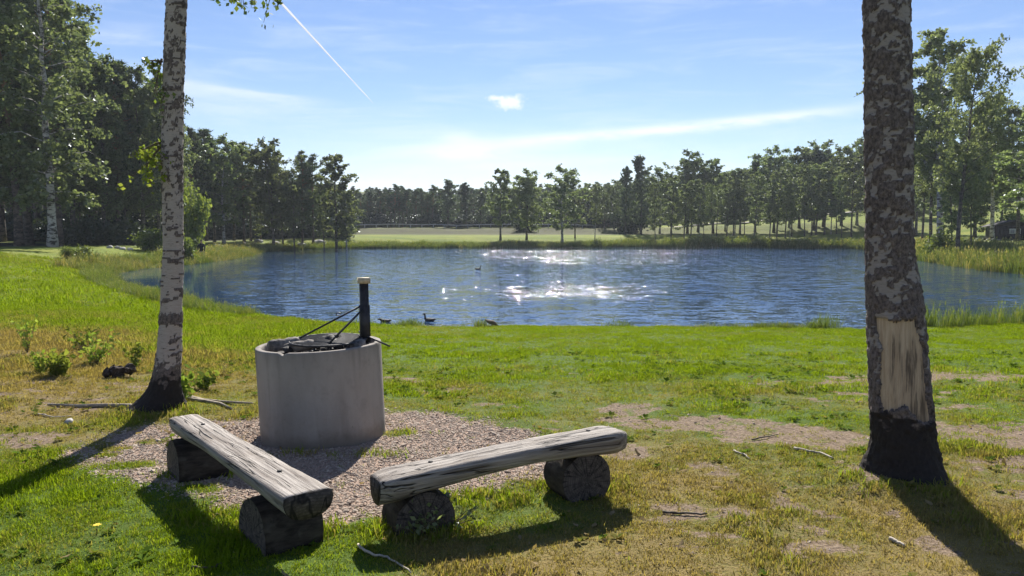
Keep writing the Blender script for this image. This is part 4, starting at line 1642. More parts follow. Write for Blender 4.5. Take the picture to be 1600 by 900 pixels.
# prototypes: name -> list of (trunk mesh, crown mesh, height)
TP = {}
TP['bigbirch'] = [(*tree_birch(101, 17, .15, 3.9, 60, .155, 10, 30, 0.8, 0.02), 17), (*tree_birch(102, 17, .20, 3.5, 56, .155, 10, 30, 0.7, 0.03, bark='darkbark'), 17),
                  (*tree_birch(103, 17, .18, 3.7, 58, .155, 10, 28, 0.75, 0.02, fork=True, bark='darkbark'), 17)]
TP['tall'] = [(*tree_birch(171, 17, .34, 3.4, 50, .155, 10, 28, 0.6, 0.02, bark='darkbark'), 17), (*tree_birch(172, 17, .38, 3.0, 46, .155, 10, 28, 0.6, 0.03, fork=True), 17)]
TP['birch'] = [(*tree_birch(111, 11, .20, 2.8, 40, .165, 9, 24, 0.55), 11), (*tree_birch(112, 11, .25, 2.4, 38, .165, 9, 24, 0.5, 0.04, bark='darkbark'), 11),
               (*tree_birch(113, 11, .18, 3.0, 42, .165, 9, 22, 0.55, 0.02, fork=True, bark='darkbark'), 11), (*tree_birch(114, 11, .22, 2.2, 38, .165, 9, 22, 0.4, bark='darkbark'), 11)]
TP['young'] = [(*tree_birch(121, 11, .27, 2.1, 34, .155, 8, 20, 0.5, 0.05, r0=.085, bark='darkbark'), 11), (*tree_birch(122, 11, .30, 1.9, 32, .155, 8, 20, 0.45, 0.04, r0=.08), 11),
               (*tree_birch(123, 11, .25, 2.3, 36, .155, 8, 20, 0.45, 0.06, r0=.095, bark='darkbark'), 11), (*tree_birch(124, 11, .31, 1.8, 30, .155, 8, 20, 0.45, 0.02, r0=.07, bark='darkbark'), 11)]
TP['aspen'] = [(*tree_birch(131, 11, .14, 1.9, 46, .175, 9, 26, 0.12, 0.01, bark='darkbark', leafm='aspenleaf', up=0.85), 11),
               (*tree_birch(132, 11, .12, 2.1, 48, .175, 9, 26, 0.15, 0.02, bark='darkbark', leafm='aspenleaf', up=0.85), 11)]
TP['pine'] = [(*tree_pine(141, 13, .42, 2.3, 14, 26, .36), 13), (*tree_pine(142, 13, .36, 2.1, 16, 26, .36), 13), (*tree_pine(143, 13, .48, 2.5, 12, 26, .36), 13), (*tree_pine(144, 13, .28, 2.0, 19, 26, .36), 13)]
TP['spruce'] = [(*tree_spruce(151, 11, 1.8), 11), (*tree_spruce(152, 11, 1.4), 11)]
TP['broad'] = [(*tree_birch(161, 14, .28, 4.6, 46, .155, 10, 28, 0.35, 0.02, r0=.19, bark='darkbark', leafm='birchleaf', up=0.65, pointy=0.7), 14)]
TREES = []          # everything placed, for labelling


def tree(kind, var, px, ytop, Y, wide=1.0, label=None, group=None, z=None):
    """plant a tree at bearing px, depth Y; its top reaches the height seen at ytop"""
    tm, cm, H0 = TP[kind][var % len(TP[kind])]
    x, _, zt = at_depth(px, ytop, Y)
    g = hz(x, Y) if z is None else z
    s = max(0.25, (zt - g) / H0)
    nm = {'pine': 'pine_tree', 'spruce': 'spruce_tree', 'aspen': 'aspen_tree', 'broad': 'broadleaf_tree'}.get(kind, 'birch_tree')
    root = empty(nm, (x, Y, g - 0.03))
    rg = random.Random(int(px * 7 + ytop * 13 + Y))
    root.rotation_euler = (0, 0, rg.uniform(0, 6.28))
    root.scale = (s * wide, s * wide, s)
    link('trunk', tm, root)
    link('crown', cm, root)
    tag(root, label, 'tree', group)
    TREES.append((root, px, group))
    return root


def ordinal(i):
    o = ['first', 'second', 'third', 'fourth', 'fifth', 'sixth', 'seventh', 'eighth', 'ninth', 'tenth', 'eleventh', 'twelfth', 'thirteenth', 'fourteenth', 'fifteenth',
         'sixteenth', 'seventeenth', 'eighteenth', 'nineteenth', 'twentieth']
    if i < 20:
        return o[i]
    tens = {2: 'twenty', 3: 'thirty', 4: 'forty', 5: 'fifty'}
    n = i + 1
    if n % 10 == 0:
        return {30: 'thirtieth', 40: 'fortieth', 50: 'fiftieth'}.get(n, 'sixtieth')
    return tens[n // 10] + '-' + o[n % 10 - 1]


# ---- left wood, near part (depth 55-80 m)
tree('bigbirch', 0, 62, -95, 57, 1.15, 'tall birch with pale trunk in front of the left wood, foot in sunlit grass', 'trees of the left wood')
G = 'trees of the left wood'
tree('pine', 2, 8, -110, 63, 1.0, 'thick dark pine trunk at the very left edge of the picture', G)
tree('pine', 1, 76, -40, 62, .9, 'dark pine trunk just right of the tall pale birch on the left', G)
left_wood = [('bigbirch', 1, 25, -60, 67, 1.2), ('bigbirch', 2, 100, 40, 66, 1.05), ('bigbirch', 2, 130, 92, 68, 1.0), ('bigbirch', 1, 152, 90, 67, 1.0),
             ('pine', 0, 176, 104, 69, 1.0), ('bigbirch', 2, 196, 128, 73, .9), ('bigbirch', 1, 216, 106, 70, .9), ('bigbirch', 1, 240, 118, 72, .9), ('bigbirch', 2, 264, 170, 76, .9),
             ('pine', 1, 112, 80, 78, 1.0), ('pine', 3, 140, 112, 80, 1.0), ('pine', 0, 163, 118, 78, 1), ('pine', 2, 228, 140, 80, 1), ('pine', 3, 205, 150, 82, 1),
             ('pine', 1, 45, 20, 80, 1), ('bigbirch', 2, -40, -60, 64, 1.2), ('pine', 0, -15, -20, 72, 1), ('pine', 2, 252, 172, 84, 1), ('broad', 0, 190, 190, 70, .55)]
left_wood.sort(key=lambda q: q[2])
vis = 0
for (k, v, px, yt, Y, wd) in left_wood:
    nm = {'bigbirch': 'birch', 'pine': 'pine', 'broad': 'low bushy tree'}[k]
    if px < 0:
        lab = f'{nm} cut by the left edge of the picture in the left wood' if k == 'pine' else 'leafy birch beyond the left edge of the picture'
    else:
        lab = f'{nm} in the tall left wood, {ordinal(vis)} from the left behind the pale birch'
        vis += 1
    tree(k, v, px, yt, Y, wd, lab, G)

# ---- the wood that runs back to the far left corner of the lake
G = 'trees at the far left corner of the lake'
corner = [('pine', 1, 296, 205, 88, 1.0), ('pine', 0, 318, 208, 96, 1.1), ('pine', 3, 331, 218, 92, 1), ('birch', 0, 346, 222, 90, 1.25), ('pine', 2, 362, 228, 97, 1), ('pine', 1, 378, 228, 93, 1.1), ('pine', 0, 389, 240, 98, 1),
          ('pine', 3, 405, 262, 100, 1), ('birch', 2, 424, 228, 93, 1.2), ('birch', 1, 440, 268, 95, 1.0), ('birch', 3, 458, 285, 94, 1.0), ('pine', 3, 470, 240, 97, .95), ('pine', 1, 487, 246, 99, 1), ('birch', 1, 505, 290, 96, .8)]
corner.sort(key=lambda q: q[2])
for i, (k, v, px, yt, Y, wd) in enumerate(corner):
    tree(k, v, px, yt, Y, wd, f'{"pine" if k == "pine" else "birch"} in the wood left of the meadow, {ordinal(i)} tree from the left trunk', G)
tree('birch', 3, 523, 244, 92, 1.25, 'pointed birch standing alone at the right end of the left wood', G)
tree('young', 1, 541, 300, 92.5, 1.5, 'small light birch leaning on the pointed birch beside the meadow', G)
# deeper trees that close the wood
rg = random.Random(77)
deep = []
for k in range(34):
    px = 285 + k * 6.8 + rg.uniform(-3, 3)
    deep.append((px, 252 + (px - 285) * 0.16 + rg.uniform(-10, 14), rg.uniform(108, 130), rg.randrange(4)))
for i, (px, yt, Y, v) in enumerate(sorted(deep)):
    tree('pine' if v != 3 else 'spruce', v, px, yt, Y, 1.0, f'dark conifer deep in the shaded wood behind the lake corner, {ordinal(i)} from the left', 'conifers deep in the left corner wood')
deepl = []
for k in range(26):
    deepl.append((-30 + k * 12 + rg.uniform(-5, 5), 150 + rg.uniform(-30, 60), rg.uniform(86, 108), rg.randrange(4)))
for i, (px, yt, Y, v) in enumerate(sorted(deepl)):
    tree('pine', v, px, yt, Y, 1.0, f'pine deep inside the tall left wood, {ordinal(i)} from the left', 'pines deep in the tall left wood')

# ---- single trees on the far bank
G = 'single trees on the far bank'
tree('aspen', 0, 699, 284, 146, 1.9, 'dense dark tree left of a pair, rising over the far pines behind the meadow', G)
tree('aspen', 1, 728, 288, 147, 1.4, 'narrow dark tree in the middle of three behind the meadow road', G)
tree('aspen', 0, 751, 297, 146, 1.6, 'short dark tree at the right of three behind the meadow road', G)
tree('birch', 3, 782, 266, 111, 1.25, 'slender birch on the far bank, left one of two close neighbours', G)
tree('birch', 2, 823, 271, 112, 1.3, 'bushy birch on the far bank, right one of two close neighbours', G)
tree('birch', 0, 879, 266, 110, 1.45, 'broad birch with a thick dark trunk standing alone at the middle of the far bank', G)
tree('young', 2, 899, 282, 114, 1.2, 'thin birch tucked behind the broad birch on the far bank', G)
tree('young', 1, 930, 290, 112, 1.1, 'pale narrow young birch right of the broad birch on the far bank', G)
tree('aspen', 1, 978, 264, 124, .9, 'dark narrow tree just left of the tallest dark tree on the far bank', G)
tree('aspen', 0, 1003, 248, 124, 1.1, 'tallest dark dense tree on the middle of the far bank', G)
# ---- the belt of young birches on the right of the far bank
G = 'front row of young birches on the far right bank'
row = [(1025, 300), (1050, 288), (1070, 296), (1081, 285), (1094, 292), (1101, 300), (1114, 282), (1121, 290), (1137, 288), (1148, 276), (1150, 285), (1165, 290),
       (1180, 272), (1205, 285), (1216, 262), (1229, 275), (1236, 290), (1240, 268), (1260, 262), (1271, 270), (1278, 258), (1291, 262), (1301, 270), (1310, 255), (1318, 265), (1334, 258), (1372, 262)]
for i, (px, yt) in enumerate(row):
    tree('young', (i * 7 + i // 3) % 4, px, yt + (i * 53 % 25) - 12, 108 + (i * 37 % 12), 0.9 + 0.13 * (i * 5 % 6), f'young birch with bare lower trunk, {ordinal(i)} from the left in the far right row', G)
G = 'taller trees behind the far right row'
back = [('birch', 0, 1032, 266, 126), ('aspen', 1, 1050, 280, 128), ('birch', 2, 1076, 243, 127), ('birch', 1, 1092, 262, 130), ('birch', 3, 1116, 250, 128), ('birch', 0, 1135, 272, 130), ('birch', 1, 1158, 268, 126), ('aspen', 0, 1182, 256, 128), ('birch', 2, 1212, 237, 127),
        ('birch', 0, 1236, 248, 130), ('birch', 3, 1252, 232, 129), ('aspen', 1, 1275, 240, 126), ('birch', 2, 1290, 228, 128), ('birch', 1, 1318, 232, 127), ('birch', 0, 1343, 224, 126), ('birch', 2, 1375, 222, 124), ('aspen', 0, 1400, 228, 122), ('birch', 1, 960, 292, 135), ('birch', 3, 945, 298, 138)]
back.sort(key=lambda q: q[2])
for i, (k, v, px, yt, Y) in enumerate(back):
    tree(k, v, px, yt, Y, 1.3, f'taller {"birch" if k == "birch" else "dark tree"} behind the young birches, {ordinal(i)} from the left on the skyline', G)

# ---- right of the thick birch, round the cabin
G = 'trees round the cabin on the right'
tree('tall', 1, 1481, 44, 68, 1.15, 'tallest birch on the right with several slim pale stems', G)
tree('tall', 0, 1464, 130, 72, .9, 'slim birch between the thick dark trunk and the tallest right birch', G)
tree('broad', 0, 1508, 86, 59, .78, 'spreading tree with dark trunk and open limbs in front of the cabin', G)
tree('tall', 0, 1447, 205, 84, .9, 'birch half hidden by the thick stripped trunk on the right', G)
tree('tall', 1, 1560, 150, 86, 1.2, 'leafy birch growing behind the cabin roof', G)
tree('tall', 0, 1600, 165, 80, 1.2, 'leafy tree at the right edge of the picture behind the cabin', G)
tree('young', 0, 1492, 270, 66, 1.2, 'small young birch with pale stem left of the spreading tree', G)
tree('young', 2, 1523, 250, 62, 1.0, 'thin young tree just right of the spreading tree trunk', G)
tree('birch', 2, 1530, 205, 98, 1.3, 'birch on the slope between spreading tree and cabin', G)
tree('birch', 0, 1640, 180, 70, 1.4, 'birch beyond the right edge of the picture', G)
tree('birch', 3, 1436, 232, 108, 1.3, 'birch on the slope right beside the thick stripped trunk', G)
tree('birch', 1, 1478, 240, 112, 1.3, 'birch on the slope behind the slim pale stems on the right', G)
tree('birch', 2, 1570, 235, 116, 1.4, 'birch on the slope above the cabin roof ridge', G)

# ---- far pine wood that reads as one dark band
def scatter(name, pts, rot, scl, idx, tint, protos, label, cat, kind='stuff', coll_name=None):
    coll = bpy.data.collections.new((coll_name or name) + '_sources')
    for i, me in enumerate(protos):
        o = bpy.data.objects.new(f'{name}_source_{i:02d}', me)
        coll.objects.link(o)
    me = bpy.data.meshes.new(name)
    P = np.asarray(pts, np.float32)
    me.vertices.add(len(P))
    me.vertices.foreach_set('co', P.ravel())
    a = me.attributes.new('rot', 'FLOAT_VECTOR', 'POINT')
    a.data.foreach_set('vector', np.asarray(rot, np.float32).ravel())
    a = me.attributes.new('scl', 'FLOAT_VECTOR', 'POINT')
    s = np.asarray(scl, np.float32)
    if s.ndim == 1:
        s = np.repeat(s[:, None], 3, 1)
    a.data.foreach_set('vector', s.ravel())
    a = me.attributes.new('idx', 'INT', 'POINT')
    a.data.foreach_set('value', np.asarray(idx, np.int32))
    a = me.attributes.new('tint', 'FLOAT', 'POINT')
    a.data.foreach_set('value', np.asarray(tint, np.float32))
    o = link(name, me)
    ng = bpy.data.node_groups.new(name, 'GeometryNodeTree')
    ng.interface.new_socket('Geometry', in_out='INPUT', socket_type='NodeSocketGeometry')
    ng.interface.new_socket('Geometry', in_out='OUTPUT', socket_type='NodeSocketGeometry')
    N = ng.nodes
    gi, go = N.new('NodeGroupInput'), N.new('NodeGroupOutput')
    ci = N.new('GeometryNodeCollectionInfo')
    ci.inputs['Collection'].default_value = coll
    ci.inputs['Separate Children'].default_value = True
    ci.inputs['Reset Children'].default_value = True
    ip = N.new('GeometryNodeInstanceOnPoints')
    ip.inputs['Pick Instance'].default_value = True

    def named(nm, dt):
        nd = N.new('GeometryNodeInputNamedAttribute')
        nd.data_type = dt
        nd.inputs['Name'].default_value = nm
        return nd.outputs['Attribute']
    er = N.new('FunctionNodeEulerToRotation')
    L = ng.links
    L.new(gi.outputs[0], ip.inputs['Points'])
    L.new(ci.outputs[0], ip.inputs['Instance'])
    L.new(named('idx', 'INT'), ip.inputs['Instance Index'])
    L.new(named('rot', 'FLOAT_VECTOR'), er.inputs[0])
    L.new(er.outputs[0], ip.inputs['Rotation'])
    L.new(named('scl', 'FLOAT_VECTOR'), ip.inputs['Scale'])
    L.new(ip.outputs[0], go.inputs[0])
    md = o.modifiers.new('scatter', 'NODES')
    md.node_group = ng
    tag(o, label, cat, None, kind)
    return o


def joined(tm, cm):
    """trunk and crown in one mesh, for the far wood"""
    bm = bmesh.new()
    bm.from_mesh(tm)
    n = len(bm.faces)
    bm.from_mesh(cm)
    bm.faces.ensure_lookup_table()
    for i, f in enumerate(bm.faces):
        f.material_index = 0 if i < n else 1
    me = bpy.data.meshes.new('forest_tree')
    bm.to_mesh(me)
    bm.free()
    me.materials.append(tm.materials[0])
    me.materials.append(cm.materials[0])
    return me


rgn = np.random.default_rng(9)
JP = [joined(t[0], t[1]) for t in TP['pine']] + [joined(t[0], t[1]) for t in TP['birch']]
pts, scl, idx = [], [], []


def wood(px0, px1, Y0, Y1, n, y_lo, y_hi, birch=0.0):
    for k in range(n):
        px = rgn.uniform(px0, px1)
        Y = rgn.uniform(Y0, Y1)
        yt = np.interp(px, *y_lo) + rgn.uniform(-y_hi, y_hi * 1.6)
        x, _, zt = at_depth(px, yt, Y)
        g = hz(x, Y)
        b = rgn.random() < birch
        H0 = 11 if b else 13
        if zt - g < 3:
            continue
        s = (zt - g) / H0
        pts.append((x, Y, g - 0.05))
        scl.append((s * 1.15, s * 1.15, s))
        idx.append(rgn.integers(4, 8) if b else rgn.integers(0, 4))


sky_y = ([-200, 280, 420, 545, 620, 690, 800, 900, 1000, 1100, 1200, 1300, 1420, 1600, 1800], [200, 235, 285, 299, 302, 304, 300, 296, 288, 280, 270, 258, 260, 265, 260])
wood(520, 1010, 168, 230, 230, sky_y, 9)
wood(990, 1450, 150, 200, 150, sky_y, 8, 0.6)
wood(-150, 530, 135, 180, 130, sky_y, 14, 0.1)
wood(1400, 1800, 130, 190, 110, sky_y, 14, 0.6)
scatter('far_forest', pts, np.column_stack([np.zeros((len(pts), 2)), rgn.uniform(0, 6.28, len(pts))]), scl, idx, np.zeros(len(pts)), JP,
        'dark mass of pines and birches closing the view behind the lake', 'forest')

# a front row of the far pines, whose tops stand apart
G = 'front row of far pines behind the meadow'
pr = []
for k in range(20):
    pr.append((549 + k * 7.3 + rg.uniform(-2, 2), 299 + rg.uniform(-9, 9), 156 + rg.uniform(-4, 6), rg.randrange(4)))
for i, (px, yt, Y, v) in enumerate(sorted(pr)):
    tree('pine', v, px, yt, Y, 1.2, f'far dark pine behind the meadow railing, {ordinal(i)} from the left in its row', G)
pr = []
for k in range(22):
    pr.append((765 + k * 10.5 + rg.uniform(-3, 3), 300 + rg.uniform(-9, 9) - max(0, k - 12) * 1.2, 154 + rg.uniform(-4, 8), rg.randrange(4)))
G = 'low trees behind the middle of the far road'
for i, (px, yt, Y, v) in enumerate(sorted(pr)):
    tree('pine' if v < 2 else 'birch', v, px, yt, Y, 1.6, f'low {"pine" if v < 2 else "birch"} behind the far road at the middle, {ordinal(i)} from the left', G)

# ---- shrubs
def bush(nm, meshes, x, y, s, label, cat='bush', group=None, rz=0.0, sz=None):
    root = empty(nm, (x, y, hz(x, y)), rz)
    root.scale = (s, s, sz or s)
    link('stems', meshes[0], root)
    link('foliage', meshes[1], root)
    tag(root, label, cat, group)
    return root


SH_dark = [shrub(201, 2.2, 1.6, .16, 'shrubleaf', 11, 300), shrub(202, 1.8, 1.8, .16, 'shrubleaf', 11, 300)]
SH_will = [shrub(211, 3.2, 1.3, .13, 'willowleaf', 11, 320), shrub(212, 1.6, 1.2, .12, 'willowleaf', 10, 220)]
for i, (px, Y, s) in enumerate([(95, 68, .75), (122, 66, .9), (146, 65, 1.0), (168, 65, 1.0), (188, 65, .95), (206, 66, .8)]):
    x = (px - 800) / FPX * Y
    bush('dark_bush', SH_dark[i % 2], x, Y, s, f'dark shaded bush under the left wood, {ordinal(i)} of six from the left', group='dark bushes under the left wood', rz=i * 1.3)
bush('willow_bush', SH_will[0], (300 - 800) / FPX * 64, 64, 1.25, 'tall sunlit yellow-green willow bush just right of the slim pale birch', sz=1.9)
bush('willow_bush', SH_will[1], (236 - 800) / FPX * 60, 60, 1.0, 'pale low bush left of the slim birch at the edge of the bay')
bush('willow_bush', SH_will[1], (292 - 800) / FPX * 57, 57, 1.1, 'low pale bush at the water below the tall willow bush', rz=2)
bush('willow_bush', SH_will[1], (135 - 800) / FPX * 47, 47, .6, 'small leafy bush on the near side of the left bay', rz=1)
bush('willow_bush', SH_will[1], (107 - 800) / FPX * 48, 48, .45, 'smallest dark-footed bush on the left bay shore', rz=3)
bush('willow_bush', SH_will[1], (1458 - 800) / FPX * 62, 62, 1.25, 'pale reedy bush beside the thick stripped trunk across the water', rz=4)
bush('dark_bush', SH_dark[0], (980 - 800) / FPX * 128, 128, 1.9, 'dark round bush under the tallest dark tree across the lake', rz=4)
bush('dark_bush', SH_dark[1], (818 - 800) / FPX * 132, 132, 1.1, 'dark bush on the road bank behind the two neighbour birches', rz=4)
bush('dark_bush', SH_dark[0], (518 - 800) / FPX * 93, 91, .5, 'dark low bush at the foot of the pointed birch', rz=2)
bush('willow_bush', SH_will[1], (1588 - 800) / FPX * 92, 92, 1.9, 'light bush on the slope behind the cabin', rz=1)


# ------------------------------------------------------------------ cabin, railing, person, boulders
CX, CY = (1573 - 800) / FPX * 88, 88
CZ = hz(CX, CY) + 0.0
CAB = empty('cabin', (CX, CY, CZ), R(-14))
tag(CAB, 'small dark wooden cabin with a low roof and one white window, on the right slope', 'cabin')
cw, cd, ce, cp = 3.5, 3.2, 1.55, 2.05
mb = MB()
v = [(-cw / 2, -cd / 2, -.3), (cw / 2, -cd / 2, -.3), (cw / 2, -cd / 2, ce), (0, -cd / 2, cp), (-cw / 2, -cd / 2, ce)]
v += [(x, cd / 2, z) for x, y, z in v]
mb.add(v, [[0, 1, 2, 3, 4], [9, 8, 7, 6, 5], [0, 5, 6, 1], [1, 6, 7, 2], [4, 9, 5, 0]])
mb.obj('wall', M['cabinwall'], CAB, False)
mb = MB()
for k in range(9):
    mb.box((-cw / 2 + cw * (k + .5) / 9, -cd / 2 - 0.012, ce / 2 - 0.02), (cw / 9 - 0.03, 0.02, ce + 0.02))
mb.obj('board_cladding', M['cabinwall'], CAB, False)
for s in (-1, 1):
    mb = MB()
    L = cw / 2 + (0.75 if s < 0 else 0.5)
    ang = math.atan2(cp - ce, cw / 2)
    Mx = Matrix.Rotation(s * ang, 3, 'Y')
    mb.box((s * L / 2 * math.cos(ang), 0, cp + 0.07 - L / 2 * math.sin(ang)), (L, cd + 0.7, 0.09), Mx)
    mb.obj('roof', M['cabinroof'], CAB, False)
wn = MB()
wx, wz, ww, wh = 0.15, 0.98, 0.98, 0.46
for (a, b, c, d) in ((wx, wz + wh / 2, ww + .12, .07), (wx, wz - wh / 2, ww + .12, .07), (wx - ww / 2, wz, .07, wh), (wx + ww / 2, wz, .07, wh), (wx, wz, .06, wh)):
    wn.box((a, -cd / 2 - 0.05, b), (c, 0.05, d))
win = wn.obj('window', M['whitepaint'], CAB, False)
for s in (-1, 1):
    mb = MB()
    mb.box((wx + s * ww / 4, -cd / 2 - 0.036, wz), (ww / 2 - 0.07, 0.012, wh - 0.07))
    mb.obj('pane', M['pane'], win, False)
mb = MB()
mb.box((-cw / 2 - 0.45, -cd / 2 + 0.1, 0.72), (0.11, 0.11, 1.5))
mb.obj('porch_post', M['cabinwall'], CAB, False)
mb = MB()
mb.box((-cw / 2 - 0.3, -cd / 2 - 0.3, 0.06), (1.2, 0.9, 0.16))
mb.obj('step', M['boulder'], CAB, False)

mb = MB()
gx, gy = (1542 - 800) / FPX * 86, 86
mb.box((0, 0, 0.28), (1.0, 0.35, 0.06))
mb2 = empty('low_bench', (gx, gy, hz(gx, gy)), R(10))
tag(mb2, 'low wooden bench on the grass left of the cabin', 'bench')
mb.obj('seat', M['oldwood'], mb2, False)
for s in (-1, 1):
    q = MB()
    q.box((s * .38, 0, 0.1), (0.12, 0.3, 0.3))
    q.obj('leg', M['logbark'], mb2, False)

# road railing
RAIL = empty('road_railing', (-10, 136.4, 0))
tag(RAIL, 'long low grey railing along the far road behind the meadow', 'railing')
rp = []
for xx in np.linspace(-33, 14, 25):
    yy = float(np.interp(xx, ROAD[:, 0], ROAD[:, 1])) - 2.6
    rp.append((xx, yy, hz(xx, yy)))
rp = np.array(rp)
off = np.array(RAIL.location)
mb = MB()
path = rp + [0, 0, 0.62] - off
mb.tube(path, [0.085] * len(path), 6)
mb.obj('rail', M['rail'], RAIL)
pm = MB()
pm.box((0, 0, 0.25), (0.12, 0.12, 0.72))
pmm = pm.mesh('post', M['rail'], False)
for p in rp:
    link('post', pmm, RAIL, tuple(p - off))


def skin_body(name, joints, edges, radii, matl, loc, rz=0):
    me = bpy.data.meshes.new(name)
    me.from_pydata([Vector(j) for j in joints], edges, [])
    o = link(name, me, None, loc, (0, 0, rz))
    o.modifiers.new('skin', 'SKIN')
    if not me.skin_vertices:
        return o
    for i, r in enumerate(radii):
        sv = me.skin_vertices[0].data[i]
        sv.radius = r if isinstance(r, tuple) else (r, r)
        sv.use_root = (i == 0)
    o.modifiers.new('sub', 'SUBSURF').render_levels = 2
    me.materials.append(matl)
    return o


J = [(0, 0, .95), (0, 0, 1.15), (0, 0, 1.36), (0, 0, 1.48), (0, -.01, 1.56), (0, -.015, 1.68), (0, -.01, 1.76),
     (-.19, 0, 1.38), (-.25, .01, 1.12), (-.22, -.10, .92), (-.20, -.16, .84), (.19, 0, 1.38), (.25, .01, 1.12), (.22, -.10, .92), (.20, -.16, .84),
     (-.10, 0, .88), (-.12, -.01, .48), (-.12, .01, .08), (-.13, -.14, .04), (.10, 0, .88), (.13, 0, .48), (.13, .02, .08), (.14, -.13, .04)]
E = [(0, 1), (1, 2), (2, 3), (3, 4), (4, 5), (5, 6), (2, 7), (7, 8), (8, 9), (9, 10), (2, 11), (11, 12), (12, 13), (13, 14), (0, 15), (15, 16), (16, 17), (17, 18), (0, 19), (19, 20), (20, 21), (21, 22)]
Rd = [(.15, .11), (.145, .105), (.15, .11), (.06, .06), (.075, .085), (.085, .10), (.05, .06), .07, .055, .042, .035, .07, .055, .042, .035, .095, .068, .048, .04, .095, .068, .048, .04]
pxx, pyy = (315 - 800) / FPX * 61.0, 61.0
pz = max(hz(pxx, pyy), WATER)
person = skin_body('person', J, E, Rd, M['person'], (pxx, pyy, at_depth(315, 373.5, 61)[2] - 1.80), 0.4)
tag(person, 'person in a dark jacket standing in the tall grass by the left bay', 'person')


def rock(nm, x, y, s, label, group, seed, matl='boulder', flat=.6, sink=0.3):
    rg = random.Random(seed)
    bm = bmesh.new()
    bmesh.ops.create_icosphere(bm, subdivisions=2, radius=s)
    off = Vector((rg.uniform(-9, 9), rg.uniform(-9, 9), 0))
    from mathutils import noise as mn
    for v in bm.verts:
        v.co *= 1 + 0.55 * mn.noise(v.co / s * 1.1 + off)
        v.co.z *= flat
    me = bpy.data.meshes.new(nm)
    bm.to_mesh(me)
    bm.free()
    me.materials.append(M[matl])
    for p in me.polygons:
        p.use_smooth = True
    o = link(nm, me, None, (x, y, hz(x, y) + s * flat * (1 - sink) * 0.6), (0, 0, rg.uniform(0, 6)))
    tag(o, label, 'stone', group)
    return o


for i, (px, Y, s) in enumerate([(452, 90.5, .35), (468, 90, .3), (485, 91, .45), (497, 90.5, .3), (538, 94, .3), (556, 96, .28), (470, 97, .7), (430, 96, .6), (500, 100, .8), (405, 97, .5)]):
    rock('boulder', (px - 800) / FPX * Y, Y, s, f'grey boulder near the far left corner shore, {ordinal(sorted([452,468,485,497,538,556,470,430,500,405]).index(px))} from the left', 'boulders at the lake corner', 300 + i)
for i, (px, Y) in enumerate([(172, 58), (184, 58.5), (192, 58), (203, 58.5)]):
    rock('boulder', (px - 800) / FPX * Y, Y, .22, f'pale stone on the grass in front of the dark bushes, {ordinal(i)} of four', 'pale stones on the left bank', 320 + i, 'stone')
x, y = survey(107, 661)
rock('pale_stone', x, y, .04, 'small white stone lying in the dry grass left of the slim birch', None, 331, 'stone', .8)


# ------------------------------------------------------------------ ducks
def duck(x, y, z, yaw, pose, label, matl, s=1.0):
    body = [(-.27, .055, .012, .6), (-.23, .045, .035, .7), (-.15, .03, .075, .75), (-.05, .02, .10, .78), (.06, .02, .10, .8), (.13, .03, .08, .85)]
    if pose == 'up':
        neck = [(.165, .075, .052, 1), (.18, .13, .034, 1), (.182, .19, .030, 1), (.19, .235, .038, 1), (.215, .255, .040, 1), (.25, .25, .028, .8), (.28, .242, .016, .5), (.305, .238, .014, .35)]
    elif pose == 'low':
        neck = [(.17, .06, .06, 1), (.20, .085, .045, 1), (.23, .10, .044, 1), (.265, .10, .042, 1), (.295, .09, .028, .8), (.325, .082, .017, .5), (.345, .08, .014, .35)]
    else:   # head down to the ground, tail up
        body = [(-.26, .15, .012, .6), (-.22, .125, .04, .7), (-.14, .08, .08, .78), (-.05, .05, .10, .8), (.05, .03, .10, .85), (.12, .0, .08, .9)]
        neck = [(.165, -.03, .05, 1), (.20, -.06, .036, 1), (.235, -.075, .038, 1), (.265, -.085, .03, .9), (.29, -.10, .016, .5), (.31, -.112, .012, .35)]
    P = body + neck
    mb = MB()
    mb.tube([(p[0], 0, p[1]) for p in P], [p[2] for p in P], 12, aspect=[p[3] for p in P], up=(0, 0, 1))
    root = empty('duck', (x, y, z), yaw)
    root.scale = (s, s, s)
    tag(root, label, 'duck', 'ducks on and by the water')
    b = mb.obj('body', M[matl], root)
    for sd in (-1, 1):
        w_ = MB()
        zz0 = body[3][1] + 0.02
        w_.tube([(-.25, sd * .03, body[1][1] + .03), (-.15, sd * .07, zz0 + .02), (-.02, sd * .09, zz0), (.08, sd * .075, zz0)], [.008, .022, .03, .012], 8)
        w_.obj('wing', M[matl], root)
    if pose == 'feed':
        for sd in (-1, 1):
            l = MB()
            l.tube([(.0, sd * .035, -.02), (.01, sd * .035, -.13), (.05, sd * .04, -.135)], [.009, .007, .01], 5)
            l.obj('leg', M['duckdark'], root)


xs, ys = survey(602, 503, WATER)
duck(xs, ys, WATER + 0.01, R(178), 'low', 'dark duck swimming low by the shore, left of the grass clump', 'duckdark', .62)
xs, ys = survey(671, 501.5, WATER)
duck(xs, ys, WATER + 0.01, R(165), 'up', 'dark duck with raised head swimming right of the grass clump', 'duckdark', .68)
xs, ys = survey(768, 516, WATER + 0.02)
duck(xs, ys, hz(xs, ys) + 0.085, R(-12), 'feed', 'brown duck feeding at the water edge with its tail up', 'duckhen', .62)
xs, ys = survey(747, 421, WATER)
duck(xs, ys, WATER + 0.01, R(20), 'up', 'far duck alone out on the open water', 'duckdark', .8)

